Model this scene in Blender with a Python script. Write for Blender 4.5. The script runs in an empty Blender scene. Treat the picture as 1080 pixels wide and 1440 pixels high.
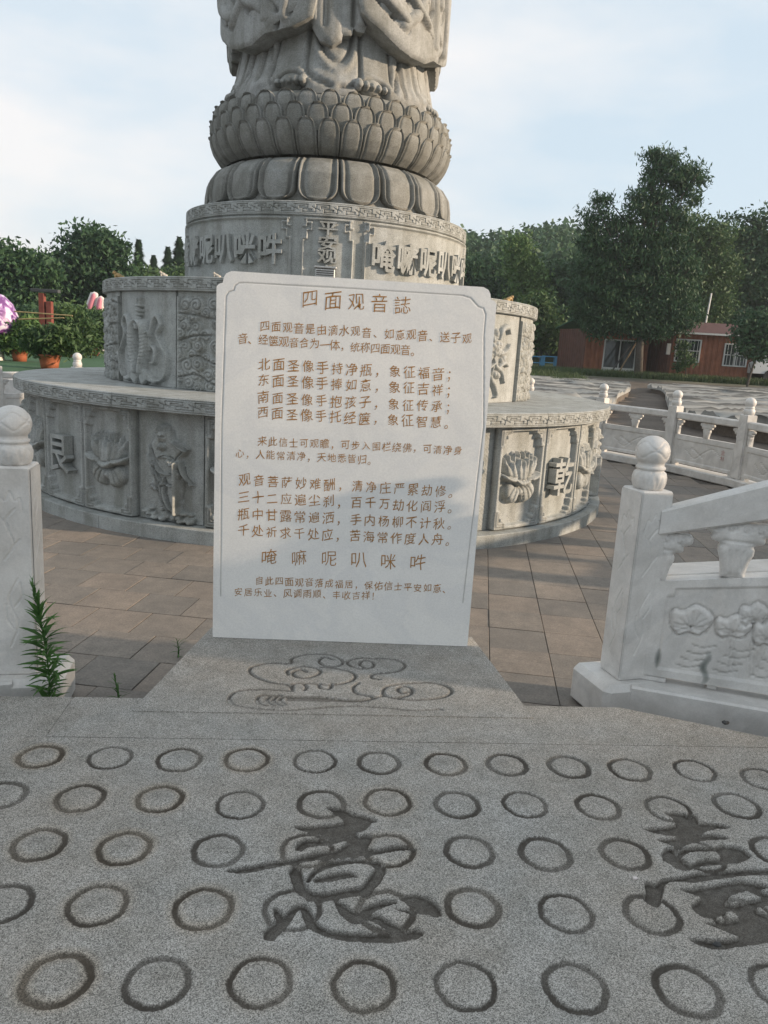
import bpy, math, random
import numpy as np
from math import radians as R_, sin, cos, pi
from mathutils import Matrix, Vector
random.seed(7); RNG = np.random.default_rng(11)
SC = bpy.context.scene
COL = SC.collection

# ------------------------------------------------------------------ camera
FPX, EYE, PITCH, ROLL = 1080.0, 1.55, R_(12.1), R_(3.36)
cam_data = bpy.data.cameras.new('camera'); cam = bpy.data.objects.new('camera', cam_data); COL.objects.link(cam)
cam.matrix_world = Matrix.Translation((0, 0, EYE)) @ Matrix.Rotation(pi/2 - PITCH, 4, 'X') @ Matrix.Rotation(ROLL, 4, 'Z')
cam_data.sensor_width = 36; cam_data.lens = 36 * FPX / 1440; cam_data.clip_start = .05; cam_data.clip_end = 2000
SC.camera = cam
CAMR = np.array(cam.matrix_world.to_3x3())
def ray(x, y):                       # survey helper: sight line through a photo pixel (1080 x 1440)
    return CAMR @ np.array([(x-540)/FPX, -(y-720)/FPX, -1.0])
def at(x, y, Y):                     # world point on that sight line at forward distance Y
    d = ray(x, y); return np.array([0, 0, EYE]) + d*Y/d[1]
def onz(x, y, z):
    d = ray(x, y); return np.array([0, 0, EYE]) + d*(z-EYE)/d[2]

# ------------------------------------------------------------------ sun, sky, exposure
SUN_EL = R_(15); SUN_AZ = R_(97)      # azimuth clockwise from +Y (view direction)
sd = Vector((sin(SUN_AZ)*cos(SUN_EL), cos(SUN_AZ)*cos(SUN_EL), sin(SUN_EL)))
sun_d = bpy.data.lights.new('sun', 'SUN'); sun_d.energy = 4.9; sun_d.angle = R_(1.5); sun_d.color = (1, .79, .58)
sun = bpy.data.objects.new('sun', sun_d); COL.objects.link(sun); sun.rotation_euler = sd.to_track_quat('Z', 'Y').to_euler(); sun.location = (20, -5, 30)
W = bpy.data.worlds.new('World'); SC.world = W; W.use_nodes = True
nt = W.node_tree; N = nt.nodes; L = nt.links; N.clear()
wo = N.new('ShaderNodeOutputWorld'); bg = N.new('ShaderNodeBackground'); sky = N.new('ShaderNodeTexSky')
sky.sky_type = 'NISHITA'; sky.sun_disc = False; sky.sun_elevation = SUN_EL; sky.sun_rotation = SUN_AZ
sky.air_density = 1.0; sky.dust_density = 1.2; sky.ozone_density = 1.5
tc = N.new('ShaderNodeTexCoord'); mp = N.new('ShaderNodeMapping'); mp.inputs['Scale'].default_value = (1.1, 1.1, 3.2); mp.inputs['Location'].default_value = (.35, .1, .2)
L.new(tc.outputs['Generated'], mp.inputs['Vector'])
cn = N.new('ShaderNodeTexNoise'); cn.inputs['Scale'].default_value = 1.7; cn.inputs['Detail'].default_value = 7; cn.inputs['Roughness'].default_value = .52
L.new(mp.outputs['Vector'], cn.inputs['Vector'])
cr = N.new('ShaderNodeValToRGB'); cr.color_ramp.elements[0].position = .42; cr.color_ramp.elements[1].position = .66
cr.color_ramp.elements[0].color = (0, 0, 0, 1); cr.color_ramp.elements[1].color = (1, 1, 1, 1)
L.new(cn.outputs['Fac'], cr.inputs['Fac'])
m1 = N.new('ShaderNodeMix'); m1.data_type = 'RGBA'; m1.inputs['Factor'].default_value = .80     # thin high veil over the blue
L.new(sky.outputs['Color'], m1.inputs['A']); m1.inputs['B'].default_value = (5.2, 6.15, 6.9, 1)
m2 = N.new('ShaderNodeMix'); m2.data_type = 'RGBA'
mf = N.new('ShaderNodeMath'); mf.operation = 'MULTIPLY'; mf.inputs[1].default_value = .62
cdir = N.new('ShaderNodeVectorMath'); cdir.operation = 'DOT_PRODUCT'; cdir.inputs[1].default_value = Vector((-.42, .86, .27)).normalized(); L.new(tc.outputs['Generated'], cdir.inputs[0])
cpow = N.new('ShaderNodeMapRange'); cpow.inputs['From Min'].default_value = .955; cpow.inputs['From Max'].default_value = .999; cpow.inputs['To Max'].default_value = .5; L.new(cdir.outputs['Value'], cpow.inputs['Value'])
cadd = N.new('ShaderNodeMath'); cadd.operation = 'ADD'; cadd.use_clamp = True; cmul = N.new('ShaderNodeMath'); cmul.operation = 'MULTIPLY'; L.new(cn.outputs['Fac'], cmul.inputs[0]); L.new(cpow.outputs[0], cmul.inputs[1]); L.new(cmul.outputs[0], cadd.inputs[1]); L.new(cr.outputs['Color'], cadd.inputs[0])
L.new(cadd.outputs[0], mf.inputs[0]); L.new(mf.outputs[0], m2.inputs['Factor'])
L.new(m1.outputs['Result'], m2.inputs['A']); m2.inputs['B'].default_value = (8.0, 7.35, 6.9, 1)
L.new(m2.outputs['Result'], bg.inputs['Color']); bg.inputs['Strength'].default_value = .108; L.new(bg.outputs[0], wo.inputs[0])
SC.view_settings.view_transform = 'Standard'; SC.view_settings.look = 'None'; SC.view_settings.gamma = 1; SC.view_settings.use_curve_mapping = False
SC.view_settings.exposure = 0.44
SC.render.engine = 'CYCLES'; SC.cycles.max_bounces = 6; SC.cycles.diffuse_bounces = 3; SC.cycles.transparent_max_bounces = 6

# ------------------------------------------------------------------ materials
MATS = {}
def material(name, build):
    if name in MATS: return MATS[name]
    m = bpy.data.materials.new(name); m.use_nodes = True
    b = m.node_tree.nodes['Principled BSDF']; build(m.node_tree, b); MATS[name] = m; return m
def _n(nt, t, **kw):
    n = nt.nodes.new(t)
    for k, v in kw.items():
        if k in n.inputs: n.inputs[k].default_value = v
        else: setattr(n, k, v)
    return n
def ramp(nt, fac, stops):
    r = nt.nodes.new('ShaderNodeValToRGB'); e = r.color_ramp.elements
    while len(e) < len(stops): e.new(.5)
    for i, (p, c) in enumerate(stops): e[i].position = p; e[i].color = (*c, 1) if len(c) == 3 else c
    nt.links.new(fac, r.inputs['Fac']); return r.outputs['Color']
def mix(nt, fac, a, b, mode='MIX'):
    m = nt.nodes.new('ShaderNodeMix'); m.data_type = 'RGBA'; m.blend_type = mode
    for s, v in (('Factor', fac), ('A', a), ('B', b)):
        if hasattr(v, 'links') or isinstance(v, bpy.types.NodeSocket): nt.links.new(v, m.inputs[s])
        else: m.inputs[s].default_value = v if s == 'Factor' else (*v, 1)
    return m.outputs['Result']
def pos(nt): return nt.nodes.new('ShaderNodeNewGeometry').outputs['Position']
def noise(nt, vec, scale, detail=4, rough=.55, dist=0):
    n = _n(nt, 'ShaderNodeTexNoise', Scale=scale, Detail=detail, Roughness=rough, Distortion=dist); nt.links.new(vec, n.inputs['Vector']); return n.outputs['Fac']
def bump(nt, b, h, strength=.3, dist=.01):
    n = _n(nt, 'ShaderNodeBump', Strength=strength, Distance=dist); nt.links.new(h, n.inputs['Height']); nt.links.new(n.outputs[0], b.inputs['Normal'])

def granite(name, lo, mid, hi, speck=240, rough=.75, stain=(.9, .86, .8), stainamt=.5, dirtcol=(.06, .055, .045), perobj=0.0, bumpy=.25, streak=True):
    def f(nt, b):
        p = pos(nt)
        v = _n(nt, 'ShaderNodeTexVoronoi', Scale=speck, feature='F1'); nt.links.new(p, v.inputs['Vector'])
        sep = nt.nodes.new('ShaderNodeSeparateColor'); nt.links.new(v.outputs['Color'], sep.inputs[0])
        c = ramp(nt, sep.outputs[0], [(0, lo), (.22, tuple((a+b_)/2 for a, b_ in zip(lo, mid))), (.5, mid), (1, hi)])
        n2 = noise(nt, p, 1.6, 7, .62)
        c = mix(nt, ramp(nt, n2, [(.35, (0, 0, 0)), (.72, (stainamt,)*3)]), c, mix(nt, 1, c, stain, 'MULTIPLY'))
        n3 = noise(nt, p, 7.5, 6, .7)
        c = mix(nt, 1, c, ramp(nt, n3, [(.28, (.76, .76, .74)), (.6, (1.05, 1.05, 1.05))]), 'MULTIPLY')
        mpg = _n(nt, 'ShaderNodeMapping', Scale=(5, 5, .35)); nt.links.new(p, mpg.inputs['Vector'])
        c = mix(nt, 1, c, ramp(nt, noise(nt, mpg.outputs[0], 1.2, 5, .6), [(.38, (.78, .77, .74)), (.58, (1.03, 1.03, 1.03))]), 'MULTIPLY') if streak else c
        at_ = _n(nt, 'ShaderNodeAttribute', attribute_name='dirt')
        n4 = noise(nt, p, 60, 5, .7)
        mm = nt.nodes.new('ShaderNodeMath'); mm.operation = 'MULTIPLY'; nt.links.new(at_.outputs['Fac'], mm.inputs[0])
        rr = nt.nodes.new('ShaderNodeMapRange'); rr.inputs['From Min'].default_value = .25; rr.inputs['From Max'].default_value = .6; rr.inputs['To Min'].default_value = .86; nt.links.new(n4, rr.inputs['Value']); nt.links.new(rr.outputs[0], mm.inputs[1])
        c = mix(nt, mm.outputs[0], c, dirtcol)
        a2 = _n(nt, 'ShaderNodeAttribute', attribute_name='rust')
        c = mix(nt, a2.outputs['Fac'], c, mix(nt, 1, c, (1.02, .86, .66), 'MULTIPLY'))
        if perobj:
            oi = nt.nodes.new('ShaderNodeObjectInfo')
            c = mix(nt, 1, c, ramp(nt, oi.outputs['Random'], [(0, (1-perobj,)*3), (1, (1+perobj*.6, 1+perobj*.5, 1+perobj*.4))]), 'MULTIPLY')
        nt.links.new(c, b.inputs['Base Color']); b.inputs['Roughness'].default_value = rough; b.inputs['Specular IOR Level'].default_value = .3
        bump(nt, b, mix(nt, .5, sep.outputs[0], n4), bumpy, .004)
    return material(name, f)
M_SLAB = granite('grey_granite_paving', (.095, .092, .086), (.29, .286, .268), (.51, .50, .475), 430, stain=(.97, .86, .76), stainamt=.7, streak=False, dirtcol=(.052, .044, .035))
M_DRUM = granite('carved_blue_grey_granite', (.24, .25, .25), (.37, .385, .38), (.45, .46, .45), 260, stain=(.86, .88, .84), perobj=.05)
M_LOTUS = granite('weathered_grey_granite', (.18, .185, .18), (.285, .29, .28), (.37, .375, .36), 240, stain=(.64, .63, .58), stainamt=.85, dirtcol=(.05, .048, .042))
M_STATUE = granite('statue_granite', (.23, .235, .23), (.345, .35, .345), (.42, .43, .42), 240, stain=(.74, .73, .68), stainamt=.8)
M_CHEEK = M_SLAB
def f_tile(nt, b):
    p = pos(nt); oi = nt.nodes.new('ShaderNodeObjectInfo')
    c = ramp(nt, noise(nt, p, 90, 3, .7), [(.3, (.170, .157, .142)), (.7, (.280, .260, .236))])
    c = mix(nt, 1, c, ramp(nt, noise(nt, p, .9, 6, .65), [(.3, (.66, .66, .66)), (.7, (1.14, 1.09, 1.03))]), 'MULTIPLY')
    c = mix(nt, 1, c, ramp(nt, noise(nt, p, 9, 5, .7), [(.35, (.82, .82, .82)), (.65, (1.06, 1.05, 1.04))]), 'MULTIPLY')
    c = mix(nt, 1, c, ramp(nt, oi.outputs['Random'], [(0, (.84, .85, .86)), (.5, (1, .98, .96)), (1, (1.14, 1.06, 1.0))]), 'MULTIPLY')
    nt.links.new(c, b.inputs['Base Color']); b.inputs['Roughness'].default_value = .8; bump(nt, b, noise(nt, p, 160, 3), .3, .003)
M_TILE = material('brown_paving_tile', f_tile)
def marble(name, base, vein, amt=.5, rough=.45, dirt=.35):
    def f(nt, b):
        p = pos(nt)
        n1 = noise(nt, p, 1.5, 8, .6, 1.6)
        c = ramp(nt, n1, [(.38, base), (.5, tuple(a*(1-amt)+v*amt for a, v in zip(base, vein))), (.56, base)])
        c = mix(nt, 1, c, ramp(nt, noise(nt, p, 5, 6, .65), [(.3, (1-dirt*.55, 1-dirt*.58, 1-dirt*.62)), (.62, (1, 1, 1))]), 'MULTIPLY')
        c = mix(nt, 1, c, ramp(nt, noise(nt, p, 120, 2, .5), [(.3, (.93, .93, .93)), (.7, (1.02, 1.02, 1.02))]), 'MULTIPLY')
        a_ = _n(nt, 'ShaderNodeAttribute', attribute_name='dirt')
        c = mix(nt, a_.outputs['Fac'], c, (.12, .115, .10))
        g_ = _n(nt, 'ShaderNodeAttribute', attribute_name='algae')
        c = mix(nt, g_.outputs['Fac'], c, (.075, .095, .085))
        nt.links.new(c, b.inputs['Base Color']); b.inputs['Roughness'].default_value = rough; bump(nt, b, noise(nt, p, 45, 5, .6), .12, .004)
    return material(name, f)
M_TABLET = marble('white_tablet_marble', (.80, .785, .755), (.68, .68, .68), .4, .38, .06)
M_MARBLE = marble('white_balustrade_marble', (.67, .655, .63), (.50, .50, .49), .45, .5, .42)
def plain(name, col, rough=.6, metal=0, var=.15, scale=20, spec=.4):
    def f(nt, b):
        c = mix(nt, 1, col, ramp(nt, noise(nt, pos(nt), scale, 5, .6), [(.3, (1-var,)*3), (.7, (1+var*.5,)*3)]), 'MULTIPLY')
        nt.links.new(c, b.inputs['Base Color']); b.inputs['Roughness'].default_value = rough; b.inputs['Metallic'].default_value = metal; b.inputs['Specular IOR Level'].default_value = spec
    return material(name, f)
M_GOLD = plain('ochre_inscription_paint', (.38, .185, .050), .6, 0, .35, 90)
M_REDINK = plain('faded_red_paint', (.42, .22, .20), .7)
def leafmat(name, a, b_, trans=.12):
    def f(nt, b):
        p = pos(nt)
        c = ramp(nt, noise(nt, p, 1.3, 4, .6), [(.3, a), (.7, b_)])
        c = mix(nt, 1, c, ramp(nt, noise(nt, p, 11, 2, .5), [(.3, (.72, .72, .72)), (.7, (1.25, 1.22, 1.1))]), 'MULTIPLY')
        nt.links.new(c, b.inputs['Base Color']); b.inputs['Roughness'].default_value = .6; b.inputs['Specular IOR Level'].default_value = .25
        t = nt.nodes.new('ShaderNodeBsdfTranslucent'); nt.links.new(c, t.inputs['Color'])
        ms = nt.nodes.new('ShaderNodeMixShader'); ms.inputs[0].default_value = trans
        out = nt.nodes['Material Output']; nt.links.new(b.outputs[0], ms.inputs[1]); nt.links.new(t.outputs[0], ms.inputs[2]); nt.links.new(ms.outputs[0], out.inputs[0])
    return material(name, f)
M_LEAF_DARK = leafmat('dark_foliage', (.026, .064, .036), (.058, .118, .054), .2)
M_LEAF_MID = leafmat('green_foliage', (.040, .082, .036), (.080, .138, .052), .2)
M_LEAF_LIGHT = leafmat('light_green_foliage', (.06, .12, .035), (.11, .19, .06))
M_LEAF_HILL = leafmat('hill_foliage', (.028, .070, .036), (.062, .126, .052), .15)
M_WEED = leafmat('weed_leaves', (.05, .125, .04), (.10, .21, .06), .3)
M_GRASS = leafmat('grass_blades', (.045, .075, .032), (.085, .125, .055), .15)
M_BARK = plain('bark', (.10, .085, .07), .9, 0, .4, 14)
M_LAWN = plain('green_lawn_carpet', (.035, .10, .04), .95, 0, .3, 3)
def f_soil(nt, b):
    p = pos(nt)
    c = ramp(nt, noise(nt, p, .5, 7, .65), [(.32, (.085, .07, .055)), (.68, (.17, .14, .115))])
    c = mix(nt, 1, c, ramp(nt, noise(nt, p, 14, 5, .7), [(.3, (.6, .6, .6)), (.7, (1.15, 1.15, 1.15))]), 'MULTIPLY')
    sp = nt.nodes.new('ShaderNodeSeparateXYZ'); nt.links.new(p, sp.inputs[0])
    g = ramp(nt, noise(nt, p, .25, 5, .6), [(.3, (.030, .062, .022)), (.7, (.060, .105, .035))])
    r = nt.nodes.new('ShaderNodeMapRange'); r.inputs['From Min'].default_value = 40; r.inputs['From Max'].default_value = 43; nt.links.new(sp.outputs[1], r.inputs['Value'])
    c = mix(nt, r.outputs[0], c, g)
    nt.links.new(c, b.inputs['Base Color']); b.inputs['Roughness'].default_value = .95; bump(nt, b, noise(nt, p, 30, 5, .7), .5, .02)
M_SOIL = material('brown_soil_and_grass', f_soil)

# ------------------------------------------------------------------ object helpers
def mesh_data(name, V, F, mat, smooth=False, attrs=None):
    me = bpy.data.meshes.new(name)
    V = np.asarray(V, dtype=np.float32).reshape(-1, 3)
    if isinstance(F, np.ndarray):
        k = F.shape[1]; n = len(F)
        me.vertices.add(len(V)); me.vertices.foreach_set('co', V.ravel())
        me.loops.add(n*k); me.loops.foreach_set('vertex_index', F.astype(np.int32).ravel())
        me.polygons.add(n); me.polygons.foreach_set('loop_start', np.arange(0, n*k, k, dtype=np.int32))
        me.update(calc_edges=True)
    else:
        me.from_pydata([tuple(map(float, v)) for v in V], [], [tuple(map(int, f)) for f in F])
    if attrs:
        for k_, a in attrs.items():
            at_ = me.attributes.new(k_, 'FLOAT', 'POINT'); at_.data.foreach_set('value', np.asarray(a, dtype=np.float32).ravel())
    if smooth: me.polygons.foreach_set('use_smooth', np.ones(len(me.polygons), dtype=bool))
    if mat: me.materials.append(mat)
    me.update(); return me
def link(name, me, parent=None, loc=None, rz=None, kind=None):
    o = bpy.data.objects.new(name, me); COL.objects.link(o)
    if parent: o.parent = parent
    if loc is not None: o.location = tuple(map(float, loc))
    if rz is not None: o.rotation_euler = (0, 0, rz)
    if kind: o['kind'] = kind
    return o
def obj(name, V, F, mat, parent=None, smooth=False, attrs=None, kind=None, loc=None, rz=None):
    return link(name, mesh_data(name, V, F, mat, smooth, attrs), parent, loc, rz, kind)
def tag(o, label, cat=None, group=None, kind=None):
    if label: o['label'] = label
    if cat: o['category'] = cat
    if group: o['group'] = group
    if kind: o['kind'] = kind
    return o
def thing(name, label, cat, loc=(0, 0, 0), rz=0, group=None):
    o = bpy.data.objects.new(name, None); COL.objects.link(o); o.empty_display_size = .2
    o.location = tuple(map(float, loc)); o.rotation_euler = (0, 0, rz); return tag(o, label, cat, group)
def copy_tree(root, loc, rz=None, label=None):
    def kids(o): return [c for c in COL.objects if c.parent is o]
    def rec(o, par):
        c = o.copy(); COL.objects.link(c); c.parent = par
        for k in kids(o): rec(k, c)
        return c
    r = rec(root, None); r.location = tuple(map(float, loc))
    if rz is not None: r.rotation_euler = (0, 0, rz)
    if label: r['label'] = label
    return r
class MB:
    def __init__(s): s.V = []; s.F = []; s.n = 0
    def add(s, V, F):
        V = np.asarray(V, float).reshape(-1, 3); s.V.append(V); s.F += [tuple(int(i)+s.n for i in f) for f in F]; s.n += len(V); return s
    def box(s, c, size, M=None, bev=.0):
        V, F = box_vf(c, size, bev)
        if M is not None: V = V @ np.array(M).T
        return s.add(V, F)
    def tube(s, pts, r, seg=8, caps=True):
        return s.add(*tube_vf(pts, r, seg, caps))
    def hexa(s, P):   # 8 points: bottom 4 ccw, top 4 ccw
        return s.add(P, [(3, 2, 1, 0), (4, 5, 6, 7), (0, 1, 5, 4), (1, 2, 6, 5), (2, 3, 7, 6), (3, 0, 4, 7)])
    def obj(s, name, mat, parent=None, smooth=False, **k): return obj(name, np.concatenate(s.V), s.F, mat, parent, smooth, **k)
def box_vf(c, size, bev=0):
    h = np.array(size)/2; c = np.array(c, float)
    if bev <= 0:
        V = np.array([(x, y, z) for z in (-1, 1) for x, y in ((-1, -1), (1, -1), (1, 1), (-1, 1))], float)*h + c
        return V, [(3, 2, 1, 0), (4, 5, 6, 7), (0, 1, 5, 4), (1, 2, 6, 5), (2, 3, 7, 6), (3, 0, 4, 7)]
    V = []; idx = {}
    for sx in (-1, 1):
        for sy in (-1, 1):
            for sz in (-1, 1):
                for a in range(3):
                    p = np.array([sx, sy, sz])*(h-bev); p[a] = (sx, sy, sz)[a]*h[a]; idx[(sx, sy, sz, a)] = len(V); V.append(p+c)
    F = []
    for a in range(3):
        b, d = (a+1) % 3, (a+2) % 3
        for s_ in (-1, 1):
            q = []
            for (u, v) in ((-1, -1), (1, -1), (1, 1), (-1, 1)):
                k = [0, 0, 0]; k[a] = s_; k[b] = u; k[d] = v; q.append(idx[(*k, a)])
            F.append(tuple(q if s_ > 0 else q[::-1]))
    for a in range(3):
        b, d = (a+1) % 3, (a+2) % 3
        for u in (-1, 1):
            for v in (-1, 1):
                k0 = [0, 0, 0]; k0[b] = u; k0[d] = v; k1 = list(k0); k0[a] = -1; k1[a] = 1
                q = [idx[(*k0, b)], idx[(*k1, b)], idx[(*k1, d)], idx[(*k0, d)]]
                F.append(tuple(q if u*v < 0 else q[::-1]))
    for sx in (-1, 1):
        for sy in (-1, 1):
            for sz in (-1, 1):
                q = [idx[(sx, sy, sz, a)] for a in range(3)]; F.append(tuple(q if sx*sy*sz > 0 else q[::-1]))
    return np.array(V), F
def tube_vf(pts, r, seg=8, caps=True):
    P = np.asarray(pts, float); n = len(P); rr = np.full(n, r) if np.isscalar(r) else np.asarray(r, float)
    T = np.gradient(P, axis=0) if n > 2 else np.repeat((P[1]-P[0])[None], n, 0); T /= np.linalg.norm(T, axis=1)[:, None]+1e-12
    up = np.array([0, 0, 1.]) if abs(T[0][2]) < .9 else np.array([1., 0, 0]); V = []
    for i in range(n):
        a = np.cross(T[i], up); a /= np.linalg.norm(a)+1e-12; b = np.cross(a, T[i]); up = b
        for k in range(seg):
            t = 2*pi*k/seg; V.append(P[i]+rr[i]*(cos(t)*a+sin(t)*b))
    F = [(i*seg+k, i*seg+(k+1) % seg, (i+1)*seg+(k+1) % seg, (i+1)*seg+k) for i in range(n-1) for k in range(seg)]
    if caps: F += [tuple(range(seg))[::-1], tuple((n-1)*seg+k for k in range(seg))]
    return np.array(V), F
def lathe_vf(prof, seg=32, a0=0, a1=2*pi, disp=None):
    prof = np.asarray(prof, float); full = abs(a1-a0-2*pi) < 1e-6; m = seg if full else seg+1
    A = a0+(a1-a0)*np.arange(m)/seg; V = np.zeros((len(prof), m, 3))
    Rr = np.repeat(prof[:, 0][:, None], m, 1); Z = np.repeat(prof[:, 1][:, None], m, 1)
    if disp is not None: Rr = Rr+disp(A[None, :], Z)
    V[..., 0] = Rr*np.cos(A); V[..., 1] = Rr*np.sin(A); V[..., 2] = Z
    F = []
    for i in range(len(prof)-1):
        for k in range(seg):
            k2 = (k+1) % m; F.append((i*m+k, i*m+k2, (i+1)*m+k2, (i+1)*m+k))
    return V.reshape(-1, 3), F
def grid_faces(nx, ny):   # row-major [iy*nx+ix]
    i = np.arange(nx-1)[None, :]+nx*np.arange(ny-1)[:, None]; i = i.ravel()
    return np.stack([i, i+1, i+1+nx, i+nx], 1)
def smooth_curve(pts, n=6, closed=False):
    P = np.asarray(pts, float)
    if len(P) < 3: return P
    if closed: Q = np.vstack([P[-1], P, P[0], P[1]])
    else: Q = np.vstack([2*P[0]-P[1], P, 2*P[-1]-P[-2]])
    out = []
    for i in range(1, len(Q)-2):
        p0, p1, p2, p3 = Q[i-1:i+3]
        for t in np.arange(n)/n:
            out.append(.5*((2*p1)+(-p0+p2)*t+(2*p0-5*p1+4*p2-p3)*t*t+(-p0+3*p1-3*p2+p3)*t**3))
    if not closed: out.append(P[-1])
    return np.array(out)

# ------------------------------------------------------------------ relief canvas: carved height fields
class Relief:
    def __init__(s, u0, u1, v0, v1, res):
        s.nx = max(3, int(round((u1-u0)/res))+1); s.ny = max(3, int(round((v1-v0)/res))+1)
        s.u = np.linspace(u0, u1, s.nx); s.v = np.linspace(v0, v1, s.ny); s.U, s.Vv = np.meshgrid(s.u, s.v)
        s.H = np.zeros_like(s.U); s.D = np.zeros_like(s.U)
    def win(s, P, pad):
        P = np.asarray(P); lo = P.min(0)-pad; hi = P.max(0)+pad
        i0, i1 = np.searchsorted(s.u, (lo[0], hi[0])); j0, j1 = np.searchsorted(s.v, (lo[1], hi[1]))
        return slice(max(j0-1, 0), min(j1+1, s.ny)), slice(max(i0-1, 0), min(i1+1, s.nx))
    def segd(s, P, W, w=None):
        U = s.U[W]; V = s.Vv[W]; best = np.full(U.shape, 1e9); ww = np.zeros(U.shape)
        for i in range(len(P)-1):
            a, b = P[i], P[i+1]; d = b-a; q = d@d
            if q < 1e-14: continue
            t = np.clip(((U-a[0])*d[0]+(V-a[1])*d[1])/q, 0, 1); dist = np.hypot(U-a[0]-t*d[0], V-a[1]-t*d[1])
            if w is None: best = np.minimum(best, dist)
            else:
                wl = w[i]+t*(w[i+1]-w[i]); r = dist/np.maximum(wl, 1e-6); k = r < best; best = np.where(k, r, best)
        return best
    def stroke(s, pts, w, h, sm=True, power=.5, add=False):
        P = np.asarray(pts, float); w = np.full(len(P), w) if np.isscalar(w) else np.asarray(w, float)
        if sm and len(P) > 2:
            k = np.interp(np.linspace(0, len(P)-1, (len(P)-1)*5+1), np.arange(len(P)), w); P = smooth_curve(P, 5); w = k[:len(P)]
        W = s.win(P, w.max()); r = s.segd(P, W, w); b = h*np.clip(1-r*r, 0, 1)**power
        s.H[W] = s.H[W]+b if add else np.where(r < 1, np.maximum(s.H[W], b), s.H[W]); return s
    def over(s, pts, w, h, sm=True, power=.5):   # raised on top of what is there
        return s.stroke(pts, w, h, sm, power, True)
    def groove(s, pts, w, d, sm=True, dirt=0, closed=False):
        P = np.asarray(pts, float)
        if sm and len(P) > 2: P = smooth_curve(P, 5, closed)
        if closed: P = np.vstack([P, P[:1]])
        W = s.win(P, w*1.6); r = s.segd(P, W)/w
        k = np.clip(1-r*r, 0, 1)**.7; s.H[W] -= d*k
        if dirt: s.D[W] = np.maximum(s.D[W], dirt*np.clip(1.25-r, 0, 1)**.6)
        return s
    def inside(s, P, W):
        U = s.U[W]; V = s.Vv[W]; c = np.zeros(U.shape, bool); n = len(P)
        for i in range(n):
            a, b = P[i], P[(i+1) % n]
            if a[1] == b[1]: continue
            c ^= ((a[1] > V) != (b[1] > V)) & (U < (b[0]-a[0])*(V-a[1])/(b[1]-a[1])+a[0])
        return c
    def poly(s, pts, h, bev=.01, sm=False, add=False):
        P = np.asarray(pts, float)
        if sm: P = smooth_curve(P, 5, True)
        W = s.win(P, .001); ins = s.inside(P, W); d = s.segd(np.vstack([P, P[:1]]), W)
        b = h*np.sqrt(np.clip(1-(1-np.clip(d/bev, 0, 1))**2, 0, 1))*ins
        s.H[W] = s.H[W]+b if add else np.where(ins, np.maximum(s.H[W], b), s.H[W]); return s
    def ellipse(s, c, rx, ry, h, ang=0, add=False):
        U = s.U-c[0]; V = s.Vv-c[1]; ca, sa = cos(ang), sin(ang); x = (U*ca+V*sa)/rx; y = (-U*sa+V*ca)/ry
        b = h*np.sqrt(np.clip(1-x*x-y*y, 0, 1)); s.H = s.H+b if add else np.maximum(s.H, b); return s
    def mesh(s, name, fmap, mat, border=None, smooth=True):
        H = s.H; X = fmap(s.U.ravel(), s.Vv.ravel(), H.ravel()); V = np.stack(X, 1); F = grid_faces(s.nx, s.ny); D = s.D.ravel()
        if border is not None:
            nx, ny = s.nx, s.ny
            ring = np.concatenate([np.arange(nx), nx-1+nx*np.arange(1, ny), (ny-1)*nx+np.arange(nx-2, -1, -1), nx*np.arange(ny-2, 0, -1)])
            B = np.stack(fmap(s.U.ravel()[ring], s.Vv.ravel()[ring], np.full(len(ring), border)), 1)
            i = np.arange(len(ring)); j = (i+1) % len(ring); n0 = len(V)
            # duplicate rim so that the edge stays crisp
            V = np.vstack([V, V[ring], B]); F = np.vstack([F, np.stack([n0+j, n0+i, n0+len(ring)+i, n0+len(ring)+j], 1)])
            D = np.concatenate([D, D[ring], np.zeros(len(ring))])
        return mesh_data(name, V, F, mat, smooth, {'dirt': D})
def masked(rel, outline, name, front, back, mat, smooth=True):
    """solid with an irregular outline: front(u,v,h) / back(u,v) map the sheet to space; its rim is snapped to the outline"""
    P = np.asarray(outline, float); U, V = rel.U, rel.Vv
    cu = (U[:-1, :-1]+U[1:, 1:])/2; cv = (V[:-1, :-1]+V[1:, 1:])/2
    t = Relief.__new__(Relief); t.U, t.Vv = cu, cv; keep = t.inside(P, (slice(None), slice(None)))
    F = grid_faces(rel.nx, rel.ny)[keep.ravel()]
    E = np.vstack([F[:, [0, 1]], F[:, [1, 2]], F[:, [2, 3]], F[:, [3, 0]]]); key = np.sort(E, 1)
    uq, inv, cnt = np.unique(key, axis=0, return_inverse=True, return_counts=True); bE = E[cnt[inv.ravel()] == 1]
    u = U.ravel().copy(); v = V.ravel().copy(); bv = np.unique(bE)
    Q = np.vstack([P, P[:1]])
    for i in bv:
        p = np.array([u[i], v[i]]); a = Q[:-1]; d = Q[1:]-a; tt = np.clip(((p-a)*d).sum(1)/np.maximum((d*d).sum(1), 1e-12), 0, 1); c = a+tt[:, None]*d
        k = np.argmin(((c-p)**2).sum(1)); u[i], v[i] = c[k]
    used = np.unique(F); remap = -np.ones(u.size, int); remap[used] = np.arange(len(used)); n = len(used)
    fr = np.stack(front(u[used], v[used], rel.H.ravel()[used]), 1); bk = np.stack(back(u[used], v[used]), 1)
    F2 = remap[F]; b2 = remap[bE]
    V3 = np.vstack([fr, bk, fr, bk]); FF = np.vstack([F2, F2[:, ::-1]+n, np.stack([b2[:, 1]+2*n, b2[:, 0]+2*n, b2[:, 0]+3*n, b2[:, 1]+3*n], 1)])
    D = rel.D.ravel()[used]; Z = np.zeros(n)
    return mesh_data(name, V3, FF, mat, smooth, {'dirt': np.concatenate([D, Z, D, Z])})

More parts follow.
